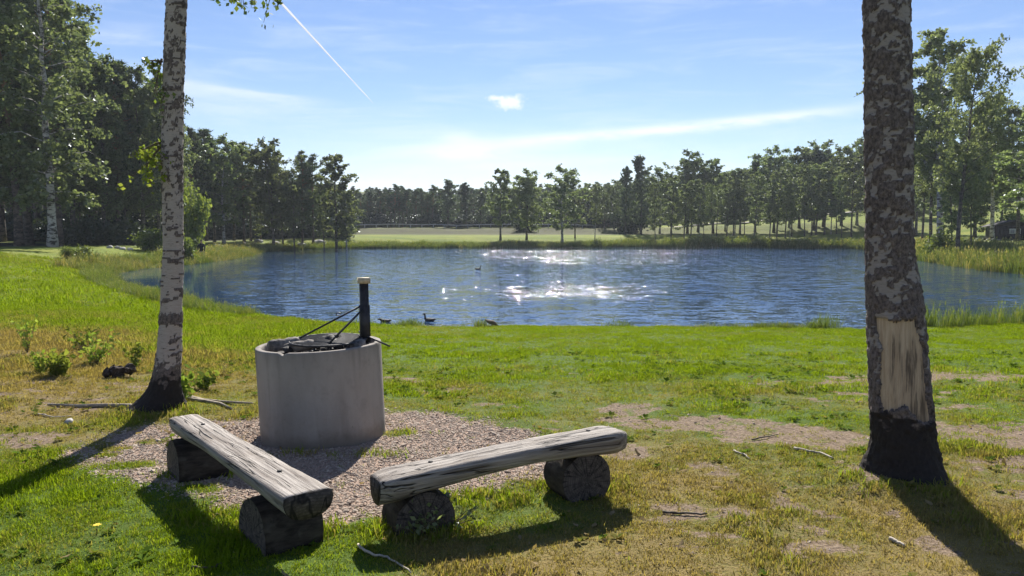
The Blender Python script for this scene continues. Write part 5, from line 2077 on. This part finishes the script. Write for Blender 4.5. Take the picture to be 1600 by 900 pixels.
# ------------------------------------------------------------------ small things on the ground
def stick(pts, r, label, matl='twig', group=None, lift=0.012):
    P = []
    for a, b in pts:
        x, y = survey(a, b)
        P.append((x, y, hz(x, y) + lift))
    P = np.array(P)
    o = P.mean(0)
    mb = MB()
    # refine with a little wobble
    t = np.linspace(0, 1, len(P))
    tf = np.linspace(0, 1, 4 * len(P))
    Q = np.stack([np.interp(tf, t, P[:, k]) for k in range(3)], 1) - o
    rr = random.Random(int(pts[0][0]))
    Q += np.array([[rr.uniform(-.006, .006), rr.uniform(-.006, .006), rr.uniform(-.002, .004)] for _ in tf])
    mb.tube(Q, np.linspace(r, r * .5, len(Q)), 6, noise=.1, rng=rr)
    tag(mb.obj('stick', M[matl], loc=tuple(o)), label, 'stick', group)


stick([(558, 858), (580, 872), (600, 872), (620, 882), (642, 898)], .008, 'curved pale stick in the shadow below the right bench')
stick([(1240, 706), (1262, 711), (1280, 714), (1302, 725)], .011, 'pale crooked stick on the dry grass left of the thick stripped trunk')
stick([(1146, 709), (1160, 714), (1172, 720)], .008, 'short pale stick on bare earth, left of the crooked one')
stick([(1035, 802), (1060, 806), (1095, 808), (1105, 806)], .009, 'dark stick on bare ground in the lower right', 'twigdark')
stick([(1390, 842), (1402, 848), (1414, 853)], .012, 'small pale bark sliver on grass near the lower right shadow')
stick([(268, 748), (280, 742), (292, 734)], .006, 'thin dark twig leaning at the left bench foot', 'twigdark', lift=0.03)
stick([(300, 888), (330, 890), (352, 880)], .006, 'thin dark twig in the grass below the left bench', 'twigdark')
stick([(1175, 692), (1200, 686), (1215, 682)], .007, 'thin dark twig on the bare earth strip', 'twigdark')
stick([(60, 648), (85, 652), (110, 650)], .008, 'pale twig in the dry grass at the far left', 'twig')

# clod of dark earth in the left grass
x, y = survey(186, 586)
ML = empty('earth_mound', (x, y, hz(x, y)))
tag(ML, 'dark lumpy clod of earth in the dry grass left of the slim birch', 'earth mound')
rgm = random.Random(3)
for k in range(13):
    bm = bmesh.new()
    bmesh.ops.create_icosphere(bm, subdivisions=2, radius=rgm.uniform(.03, .07))
    for v in bm.verts:
        v.co *= rgm.uniform(.75, 1.25)
    me = bpy.data.meshes.new('clod')
    bm.to_mesh(me)
    bm.free()
    me.materials.append(M['earth'])
    t = rgm.uniform(-1, 1)
    link('clod', me, ML, (0.14 * t, rgm.uniform(-.06, .06), 0.07 + .05 * t * rgm.uniform(.2, 1) + rgm.uniform(-.03, .03)))


def sapling(nm, px, py, label, stems, h, spread, leaf, seed, matl='sapling_sunleaf', nl=14, z=0.0):
    rng = np.random.default_rng(seed)
    x, y = survey(px, py, z)
    g = hz(x, y)
    mb = MB()
    C = []
    for k in range(stems):
        az = rng.uniform(0, 6.28)
        hh = h * rng.uniform(.5, 1.05)
        sp = spread * rng.uniform(.1, 1)
        t = np.linspace(0, 1, 5)[:, None]
        path = np.array([math.cos(az), math.sin(az), 0]) * (sp * t ** 1.3 + 0.01) + np.array([0, 0, hh]) * t + rng.normal(0, .012, (5, 3)) * t
        mb.tube(path, np.linspace(.004, .0015, 5), 4, cap=False)
        f = rng.uniform(0.2, 1.02, nl)
        q = np.stack([np.interp(f, t[:, 0], path[:, a]) for a in range(3)], 1)
        C.append(q + rng.normal(0, .028, q.shape))
    root = empty(nm, (x, y, g))
    mb.obj('stems', M['stem'], root)
    C = np.concatenate(C)
    C[:, 2] = np.maximum(C[:, 2], 0.02)
    V, F = leaf_quads(C, leaf, rng, .6, 1.7)
    link('leaves', mesh_np('leaves', V, F, M[matl]), root)
    tag(root, label, 'sapling')
    return root


sapling('sapling', 92, 584, 'bright leafy seedling bush low in the left grass', 16, .30, .26, .045, 1, nl=20)
sapling('sapling', 62, 580, 'small dark-leaved seedling left of the bright leafy one', 8, .30, .16, .04, 2, nl=12)
sapling('sapling', 150, 562, 'airy tall seedling with scattered leaves behind the earth clod', 14, .42, .34, .04, 3, nl=11)
sapling('sapling', 128, 535, 'pale seedling highest in the left grass', 10, .40, .3, .045, 4, nl=10)
sapling('sapling', 42, 545, 'thin row of pale seedling stems at the far left', 9, .5, .3, .04, 5, nl=8)
sapling('sapling', 210, 572, 'seedling between the earth clod and the slim birch', 9, .34, .25, .04, 6, nl=9)
sapling('shoot', 287, 628, 'green leafy shoots at the right foot of the slim birch', 13, .34, .16, .045, 7, nl=15)
sapling('shoot', 318, 608, 'low sprouting leaves right of the slim birch among dry grass', 9, .16, .2, .04, 8, nl=12)
sapling('weed', 655, 838, 'pale-tipped weeds standing in the shade of the right bench near leg', 14, .20, .22, .02, 9, 'birchleaf', nl=9)
sapling('weed', 700, 826, 'sparse weeds at the edge of the right bench shadow', 9, .15, .2, .02, 10, 'birchleaf', nl=8)
sapling('shoot', 268, 700, 'tiny green sprig in the gravel behind the left bench', 4, .06, .05, .03, 11, nl=6)

# dandelion
x, y = survey(151, 841)
DN = empty('dandelion', (x, y, hz(x, y)))
tag(DN, 'single yellow dandelion flower in the lower left grass', 'flower')
mb = MB()
mb.tube([(0, 0, 0), (.004, 0, .04), (.006, 0, .062)], [.0022, .002, .002], 5)
mb.obj('stalk', M['stem'], DN)
mb = MB()
for k in range(22):
    a = k * 2.4
    r = .017 * math.sqrt((k + 1) / 22)
    c, s = math.cos(a), math.sin(a)
    mb.add([(.006 + r * c - .004 * s, r * s + .004 * c, .066 - r * .2), (.006 + r * c + .004 * s, r * s - .004 * c, .066 - r * .2), (.006 + r * 1.7 * c, r * 1.7 * s, .064), (.006, 0, .062)], [[0, 1, 2], [1, 0, 3]])
mb.obj('petals', M['yellow'], DN, False)


# ------------------------------------------------------------------ contrail
a, b = pix_dir(424, -12), pix_dir(583, 161)
A_, B_ = np.array(a) * 7000 + [0, 0, EYE], np.array(b) * 9000 + [0, 0, EYE]
n = 40
t = np.linspace(0, 1, n)[:, None]
path = A_ + (B_ - A_) * t
rr = random.Random(2)
rad = [max(2.0, (11 * (1 - q) + 4.5 * q) * rr.uniform(.85, 1.15) * (1 if q < .9 else (1 - q) * 10)) for q in t[:, 0]]
mb = MB()
mb.tube(path, rad, 12)
tag(mb.obj('contrail', M['vapour']), 'thin white aircraft trail slanting down the upper left sky', 'contrail')

# ------------------------------------------------------------------ turf: tufts of blades scattered where the masks allow
def tuft(seed, n, rad, h, wdt, bend=0.5, up=0.9):
    rng = np.random.default_rng(seed)
    V, F3, F4 = [], [], []
    for k in range(n):
        a, r = rng.uniform(0, 6.28), rad * math.sqrt(rng.random())
        p = np.array([r * math.cos(a), r * math.sin(a), -0.006])
        ba = rng.uniform(0, 6.28)
        d = np.array([math.cos(ba), math.sin(ba), 0])
        s = np.array([-d[1], d[0], 0]) * wdt * rng.uniform(.7, 1.3)
        hh = h * rng.uniform(.45, 1.15)
        bd = bend * rng.uniform(.2, 1.2) * hh
        p1 = p + d * bd * .35 + np.array([0, 0, hh * .6])
        p2 = p + d * bd + np.array([0, 0, hh * up * rng.uniform(.8, 1)])
        i = len(V)
        V += [p - s, p + s, p1 + s * .75, p1 - s * .75, p2]
        F4.append([i, i + 1, i + 2, i + 3])
        F3.append([i + 3, i + 2, i + 4])
    return mesh_np('tuft', np.array(V), [np.array(F4), np.array(F3)], M['grass'])


LAWN = [tuft(400 + k, 16, .055, .028, .0022, .9) for k in range(4)] + [tuft(410 + k, 12, .05, .052, .0022, .7) for k in range(3)] + [tuft(420 + k, 12, .06, .015, .0028, 1.3) for k in range(2)]
rng = np.random.default_rng(12)


def wedge(n, y0, y1, margin=1.6):
    y = np.sqrt(rng.uniform(y0 ** 2, y1 ** 2, n))
    x = rng.uniform(-1, 1, n) * (0.66 * y + margin)
    return x, y


def lawn(name, y0, y1, dens, scale, label, tall_left=True):
    area = 0.66 * (y1 ** 2 - y0 ** 2) + 3.2 * (y1 - y0)
    x, y = wedge(int(dens * area), y0, y1)
    d = lake_sd(x, y)
    gm, dm, dr = gravel_mask(x, y), dirt_mask(x, y), dry_mask(x, y)
    patch = fbm(x * 2.6, y * 2.6, 130, 3)
    p = (1 - gm) * (1 - 0.84 * dm) * (0.45 + 0.75 * sstep(0.3, 0.6, patch)) * (1 - 0.15 * sstep(0.5, 0.9, dr))
    p = np.maximum(p, 0.012 * (gm > .5))
    # nothing grows through the fire ring, the bench logs or the trunks
    p *= ((x - RC[0]) ** 2 + (y - RC[1]) ** 2 > 0.53 ** 2)
    p *= ((x - RT.location.x) ** 2 + (y - RT.location.y) ** 2 > 0.25 ** 2)
    p *= ((x - LT.location.x) ** 2 + (y - LT.location.y) ** 2 > 0.17 ** 2)
    k = (rng.random(len(x)) < p) & (d > 0.15)
    x, y, d, dr, patch, gm, dm = x[k], y[k], d[k], dr[k], patch[k], gm[k], dm[k]
    z = height(x, y)
    n = len(x)
    longg = sstep(0.52, 0.66, fbm(x * 1.4, y * 1.4, 140, 3))
    leftf = (1 - sstep(-4.2, -2.6, x)) * sstep(7.5, 10, y)
    idx = np.where(rng.random(n) < 0.12 + 0.35 * longg + 0.4 * leftf, rng.integers(4, 7, n), np.where(rng.random(n) < 0.25 + 0.5 * sstep(.4, .8, dr), rng.integers(7, 9, n), rng.integers(0, 4, n)))
    s = scale * rng.uniform(.7, 1.3, n) * (0.8 + 0.35 * longg) * (1 + 1.0 * leftf * rng.random(n))
    s = s * (1 - 0.35 * dm)
    rot = np.column_stack([rng.normal(0, .12, n), rng.normal(0, .12, n), rng.uniform(0, 6.28, n)])
    tint = np.clip(dr + rng.normal(0, .10, n) - 0.12 * longg, 0, 1)
    scatter(name, np.column_stack([x, y, z]), rot, s, idx, tint, LAWN, label, 'grass')


lawn('grass', 3.3, 6.2, 1700, 1.0, 'short patchy lawn grass round the benches')
lawn('grass', 6.2, 10.5, 900, 0.95, 'short lawn grass behind the fire ring')
lawn('grass', 10.5, 22, 460, 1.15, 'bright green lawn grass sloping to the water')
lawn('grass', 22, 46, 60, 2.1, 'sunlit meadow grass on the near left shore')


# fallen leaves, bits of bark and twig among the turf
def flake(seed, s, curl):
    rng = np.random.default_rng(seed)
    a = np.linspace(0, 2 * math.pi, 8)[:-1]
    r = s * rng.uniform(.6, 1.2, 7)
    V = np.column_stack([r * np.cos(a) * 1.4, r * np.sin(a) * .8, curl * s * rng.uniform(-1, 1, 7) + .004])
    V = np.vstack([V, [0, 0, 0.004 + curl * s * .4]])
    return mesh_np('flake', V, [[i, (i + 1) % 7, 7] for i in range(7)], M['litter'])


FL = [flake(500 + k, .012, .5) for k in range(5)] + [flake(510, .022, .4)]
x, y = wedge(5200, 3.3, 13)
dr, gm = dry_mask(x, y), gravel_mask(x, y)
k = (rng.random(len(x)) < (0.10 + 0.75 * sstep(.35, .8, dr)) * np.where(y > 8, .5, 1)) & (((x - RC[0]) ** 2 + (y - RC[1]) ** 2) > .29)
x, y = x[k], y[k]
n = len(x)
scatter('leaf_litter', np.column_stack([x, y, height(x, y) + .012]), np.column_stack([rng.normal(0, .4, n), rng.normal(0, .4, n), rng.uniform(0, 6.28, n)]), rng.uniform(.5, 1.5, n), rng.integers(0, 6, n), rng.random(n), FL,
        'scattered dry leaves and bark flakes on the lawn', 'leaf litter')

# gravel chips
def chip(seed):
    rg = random.Random(seed)
    bm = bmesh.new()
    bmesh.ops.create_icosphere(bm, subdivisions=1, radius=.0048)
    for v in bm.verts:
        v.co *= rg.uniform(.65, 1.3)
        v.co.z *= .6
        v.co.x *= 1.35
    me = bpy.data.meshes.new('chip')
    bm.to_mesh(me)
    bm.free()
    me.materials.append(M['chip'])
    return me


CH = [chip(k) for k in range(6)]
gx0, gx1, gy0, gy1 = GRAV[:, 0].min(), GRAV[:, 0].max(), GRAV[:, 1].min(), GRAV[:, 1].max()
n = 84000
x, y = rng.uniform(gx0 - .1, gx1 + .1, n), rng.uniform(gy0 - .1, gy1 + .1, n)
k = (rng.random(n) < gravel_mask(x, y) * 0.75) & (((x - RC[0]) ** 2 + (y - RC[1]) ** 2) > .275)
x, y = x[k], y[k]
x2, y2 = wedge(16000, 3.5, 9)
k = rng.random(len(x2)) < dirt_mask(x2, y2) * 0.45
x, y = np.concatenate([x, x2[k]]), np.concatenate([y, y2[k]])
n = len(x)
scatter('gravel', np.column_stack([x, y, height(x, y) + .002]), rng.uniform(-3, 3, (n, 3)) * [.15, .15, 1], rng.lognormal(0, .45, n), rng.integers(0, 6, n), rng.random(n), CH,
        'pinkish gravel and wood chips spread round the fire ring', 'gravel')


# ------------------------------------------------------------------ reeds and sedge along the water
def reedclump(seed, n, rad, h, wdt, bend, heads=0):
    rng = np.random.default_rng(seed)
    V, F3, F4 = [], [], []
    for k in range(n):
        a, r = rng.uniform(0, 6.28), rad * math.sqrt(rng.random())
        p = np.array([r * math.cos(a), r * math.sin(a), -.03])
        ba = a + rng.normal(0, .8)
        d = np.array([math.cos(ba), math.sin(ba), 0])
        s = np.array([-d[1], d[0], 0]) * wdt * rng.uniform(.6, 1.3)
        hh = h * rng.uniform(.45, 1.1)
        bd = bend * hh * rng.uniform(.1, 1.2)
        p1 = p + d * bd * .3 + np.array([0, 0, hh * .55])
        p2 = p + d * bd + np.array([0, 0, hh * rng.uniform(.85, 1)])
        i = len(V)
        V += [p - s, p + s, p1 + s * .8, p1 - s * .8, p2]
        F4.append([i, i + 1, i + 2, i + 3])
        F3.append([i + 3, i + 2, i + 4])
        if k < heads:
            q = p2 + np.array([0, 0, -.02])
            i = len(V)
            V += [q - s * 2.2, q + s * 2.2, q + np.array([0, 0, .12]) + s * .5]
            F3.append([i, i + 1, i + 2])
    return mesh_np('reed_clump', np.array(V), [np.array(F4), np.array(F3)], M['reed'])


RD = [reedclump(600 + k, 26, .12, .30, .005, .7) for k in range(3)] + [reedclump(610 + k, 26, .16, .75, .007, .35, 6) for k in range(3)]


def shore_band(name, n, sel, dens_fn, h_fn, label, tint_fn, tall):
    """clumps along the waterline; sel(x,y) picks the stretch"""
    seg = np.diff(np.vstack([LAKE, LAKE[:1]]), axis=0)
    L = np.linalg.norm(seg, axis=1)
    cs = np.concatenate([[0], np.cumsum(L)])
    s = rng.uniform(0, cs[-1], n)
    i = np.searchsorted(cs, s, 'right') - 1
    f = (s - cs[i]) / L[i]
    P = LAKE[i] + seg[i] * f[:, None]
    N = np.column_stack([seg[i][:, 1], -seg[i][:, 0]]) / L[i][:, None]
    off, keep = dens_fn(P[:, 0], P[:, 1], rng.random(n), n)
    # outward normal: towards positive distance
    sgn = np.sign(lake_sd(P[:, 0] + N[:, 0] * .3, P[:, 1] + N[:, 1] * .3))
    Q = P + N * (off * sgn)[:, None]
    k = sel(Q[:, 0], Q[:, 1]) & keep
    Q = Q[k]
    m = len(Q)
    z = np.maximum(height(Q[:, 0], Q[:, 1]), WATER - .25)
    sc_ = h_fn(Q[:, 0], Q[:, 1]) * rng.uniform(.6, 1.25, m)
    wide = np.clip(Q[:, 1] / 28, 1.0, 3.2)
    scl = np.column_stack([np.maximum(sc_, .6) * wide, np.maximum(sc_, .6) * wide, sc_])
    idx = rng.integers(3, 6, m) if tall else rng.integers(0, 3, m)
    scatter(name, np.column_stack([Q, z]), np.column_stack([rng.normal(0, .06, (m, 2)), rng.uniform(0, 6.28, m)]), scl, idx, np.clip(tint_fn(Q[:, 0], Q[:, 1]) + rng.normal(0, .15, m), 0, 1), RD, label, 'reeds')


near_sel = lambda x, y: (y < 22.5) & (x > -7.5) & (x < 17)
shore_band('sedge', 26000, near_sel, lambda x, y, r, n: (-.12 + r * .55, rng.random(n) < 0.10 + 0.75 * sstep(.50, .66, fbm(x * .8, y * .8, 150, 3))),
           lambda x, y: .22 + .65 * sstep(.45, .75, fbm(x * 1.1, y * 1.1, 151, 2)), 'fringe of short sedge along the near shore', lambda x, y: .15 + 0 * x, False)
shore_band('reeds', 9000, lambda x, y: (y < 24) & (x > 9.9) & (x < 20), lambda x, y, r, n: (-.15 + r * 1.0, rng.random(n) < .8),
           lambda x, y: .25 + .65 * fbm(x * 1.2, y * 1.2, 152, 2), 'bright reeds on the near shore right of the thick trunk', lambda x, y: .12 + 0 * x, True)
shore_band('reeds', 30000, lambda x, y: (y > 21) & (y < 46) & (x < -7), lambda x, y, r, n: (-.2 + r * 1.3, rng.random(n) < .5),
           lambda x, y: .22 + .5 * fbm(x * .5, y * .5, 153, 2), 'green sedge and reeds along the left near shore', lambda x, y: .12 + .2 * fbm(x * .4, y * .4, 154, 2), True)
shore_band('reeds', 30000, lambda x, y: (y > 42) & (y < 92) & (x < -10), lambda x, y, r, n: (-.5 + r * 3.2, rng.random(n) < .5),
           lambda x, y: .25 + 1.2 * fbm(x * .5, y * .5, 155, 3) ** 1.5, 'pale tall grass and reeds round the left bay', lambda x, y: -.15 + 1.0 * fbm(x * .4, y * .4, 156, 3), True)
shore_band('reeds', 26000, lambda x, y: (y > 90) & (x > -45) & (x < 45), lambda x, y, r, n: (-.3 + r * 2.6, rng.random(n) < .55),
           lambda x, y: .45 + .75 * fbm(x * .25, y * .25, 157, 2) + .5 * sstep(5, 25, x), 'dark sedge fringe along the far shore', lambda x, y: .1 + .25 * fbm(x * .2, y * .2, 158, 2), True)
shore_band('reeds', 26000, lambda x, y: (y > 38) & (y < 90) & (x > 20), lambda x, y, r, n: (-.4 + r * 5.5, rng.random(n) < .55),
           lambda x, y: .7 + .8 * fbm(x * .3, y * .3, 159, 2), 'pale reeds on the right bank below the cabin', lambda x, y: -.05 + .8 * fbm(x * .4, y * .4, 160, 3), True)

# distinct grass clumps at the near waterline
for (px, py, s, n_, hh, lab) in ((641, 511, 1.0, 16, .62, 'round bright tussock of grass between the two swimming ducks'), (1296, 517, .8, 9, 1.25, 'tall pointed reed clump on the near shore left of the thick trunk'),
                                 (1269, 518, .9, 8, .55, 'low reed clump beside the tall pointed one'), (965, 513, .6, 6, .6, 'dark little tussock on the shore right of the feeding duck')):
    x, y = survey(px, py, WATER + .05)
    root = empty('grass_clump', (x, y, hz(x, y)))
    tag(root, lab, 'grass clump')
    rc = np.random.default_rng(px)
    Vs, F4s, F3s, o_ = [], [], [], 0
    for k in range(n_):
        dx, dy = rc.normal(0, .22 * s), rc.normal(0, .12 * s)
        me = RD[k % 3]
        v = np.array([q.co for q in me.vertices]) * [1, 1, hh * 1.6 * rc.uniform(.75, 1.15) * math.exp(-(dx / .5) ** 2)] + [dx, dy, 0]
        for p in me.polygons:
            (F4s if len(p.vertices) == 4 else F3s).append([q + o_ for q in p.vertices])
        Vs.append(v)
        o_ += len(v)
    link('blades', mesh_np('blades', np.concatenate(Vs), [np.array(F4s), np.array(F3s)], M['reed']), root)


# ------------------------------------------------------------------ undergrowth inside the woods
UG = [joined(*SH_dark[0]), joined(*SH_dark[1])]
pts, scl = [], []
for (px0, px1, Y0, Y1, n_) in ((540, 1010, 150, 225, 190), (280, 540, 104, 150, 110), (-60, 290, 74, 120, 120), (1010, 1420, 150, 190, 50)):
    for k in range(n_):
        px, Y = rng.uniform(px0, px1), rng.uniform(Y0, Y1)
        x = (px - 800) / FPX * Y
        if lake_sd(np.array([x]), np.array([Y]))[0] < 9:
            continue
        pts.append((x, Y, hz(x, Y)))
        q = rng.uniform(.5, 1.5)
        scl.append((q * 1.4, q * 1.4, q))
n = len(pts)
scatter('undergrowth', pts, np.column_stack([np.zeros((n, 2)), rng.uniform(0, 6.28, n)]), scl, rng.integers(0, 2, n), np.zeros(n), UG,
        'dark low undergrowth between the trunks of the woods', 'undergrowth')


# broad-leaved weeds (plantain, clover) pressed into the lawn
def rosette(seed, nl, L, W):
    rg = np.random.default_rng(seed)
    V, F = [], []
    for k in range(nl):
        a = 6.283 * k / nl + rg.uniform(-.4, .4)
        d = np.array([math.cos(a), math.sin(a), 0])
        sd = np.array([-d[1], d[0], 0])
        l, w_ = L * rg.uniform(.6, 1.2), W * rg.uniform(.7, 1.2)
        z1, z2 = rg.uniform(.006, .018), rg.uniform(.002, .02)
        i = len(V)
        V += [d * .003 + [0, 0, .002], d * l * .5 + sd * w_ + [0, 0, z1], d * l + [0, 0, z2], d * l * .5 - sd * w_ + [0, 0, z1]]
        F.append([i, i + 1, i + 2, i + 3])
    return mesh_np('rosette', np.array(V), np.array(F), M['weedleaf'])


WD = [rosette(700, 7, .05, .012), rosette(701, 9, .035, .012), rosette(702, 12, .022, .009)]
x, y = wedge(3600, 3.3, 12)
k = (rng.random(len(x)) < 0.15 + 0.85 * sstep(.5, .65, fbm(x * .9, y * .9, 170, 3))) & (gravel_mask(x, y) < .5) & (dirt_mask(x, y) < .6)
x, y = x[k], y[k]
n = len(x)
scatter('lawn_weeds', np.column_stack([x, y, height(x, y) + .006]), np.column_stack([rng.normal(0, .12, (n, 2)), rng.uniform(0, 6.28, n)]), rng.uniform(.5, 1.3, n) * (1 + .05 * y), rng.integers(0, 3, n), np.clip(dry_mask(x, y) * .6 + rng.normal(0, .15, n), 0, 1), WD,
        'flat broad-leaved weeds and clover dotted through the lawn', 'weeds')

# longer uncut grass where a mower cannot reach: bench feet, fire ring, trunks
feet = []
for (px, py, rx, ry, n_) in ((660, 828, .30, .16, 150), (905, 762, .26, .14, 120), (430, 832, .30, .16, 150), (312, 742, .22, .12, 40), (1412, 762, .40, .2, 45), (520, 712, .5, .06, 25), (250, 652, .34, .14, 90), (740, 782, .35, .12, 110), (345, 812, .25, .10, 60)):
    cx_, cy_ = survey(px, py)
    a = rng.uniform(0, 6.28, n_)
    r = np.sqrt(rng.uniform(.25, 1.3, n_))
    feet.append(np.column_stack([cx_ + rx * r * np.cos(a), cy_ + ry * r * np.sin(a)]))
for k in range(60):                 # ragged tussocks across the worn middle of the lawn
    cx_, cy_ = rng.uniform(-1.0, 6.5), rng.uniform(7.6, 12.5)
    n_ = int(rng.integers(8, 26))
    feet.append(np.column_stack([cx_ + rng.normal(0, .20, n_), cy_ + rng.normal(0, .07, n_)]))
feet = np.concatenate(feet)
n = len(feet)
scatter('long_grass', np.column_stack([feet, height(feet[:, 0], feet[:, 1])]), np.column_stack([rng.normal(0, .2, (n, 2)), rng.uniform(0, 6.28, n)]), rng.uniform(.8, 1.8, n), rng.integers(4, 7, n), np.clip(.12 + .5 * dry_mask(feet[:, 0], feet[:, 1]) + rng.normal(0, .2, n), 0, 1), LAWN,
        'longer uncut grass round the bench feet and trunks', 'grass')

# ------------------------------------------------------------------ haze: one closed box of air round the whole place
mb = MB()
mb.box((0, 560, 13), (8200, 1400, 54))
hz_box = mb.obj('haze', mat_haze(), None, False)
tag(hz_box, 'thin bluish summer haze filling the air over the lake', 'haze', None, 'stuff')
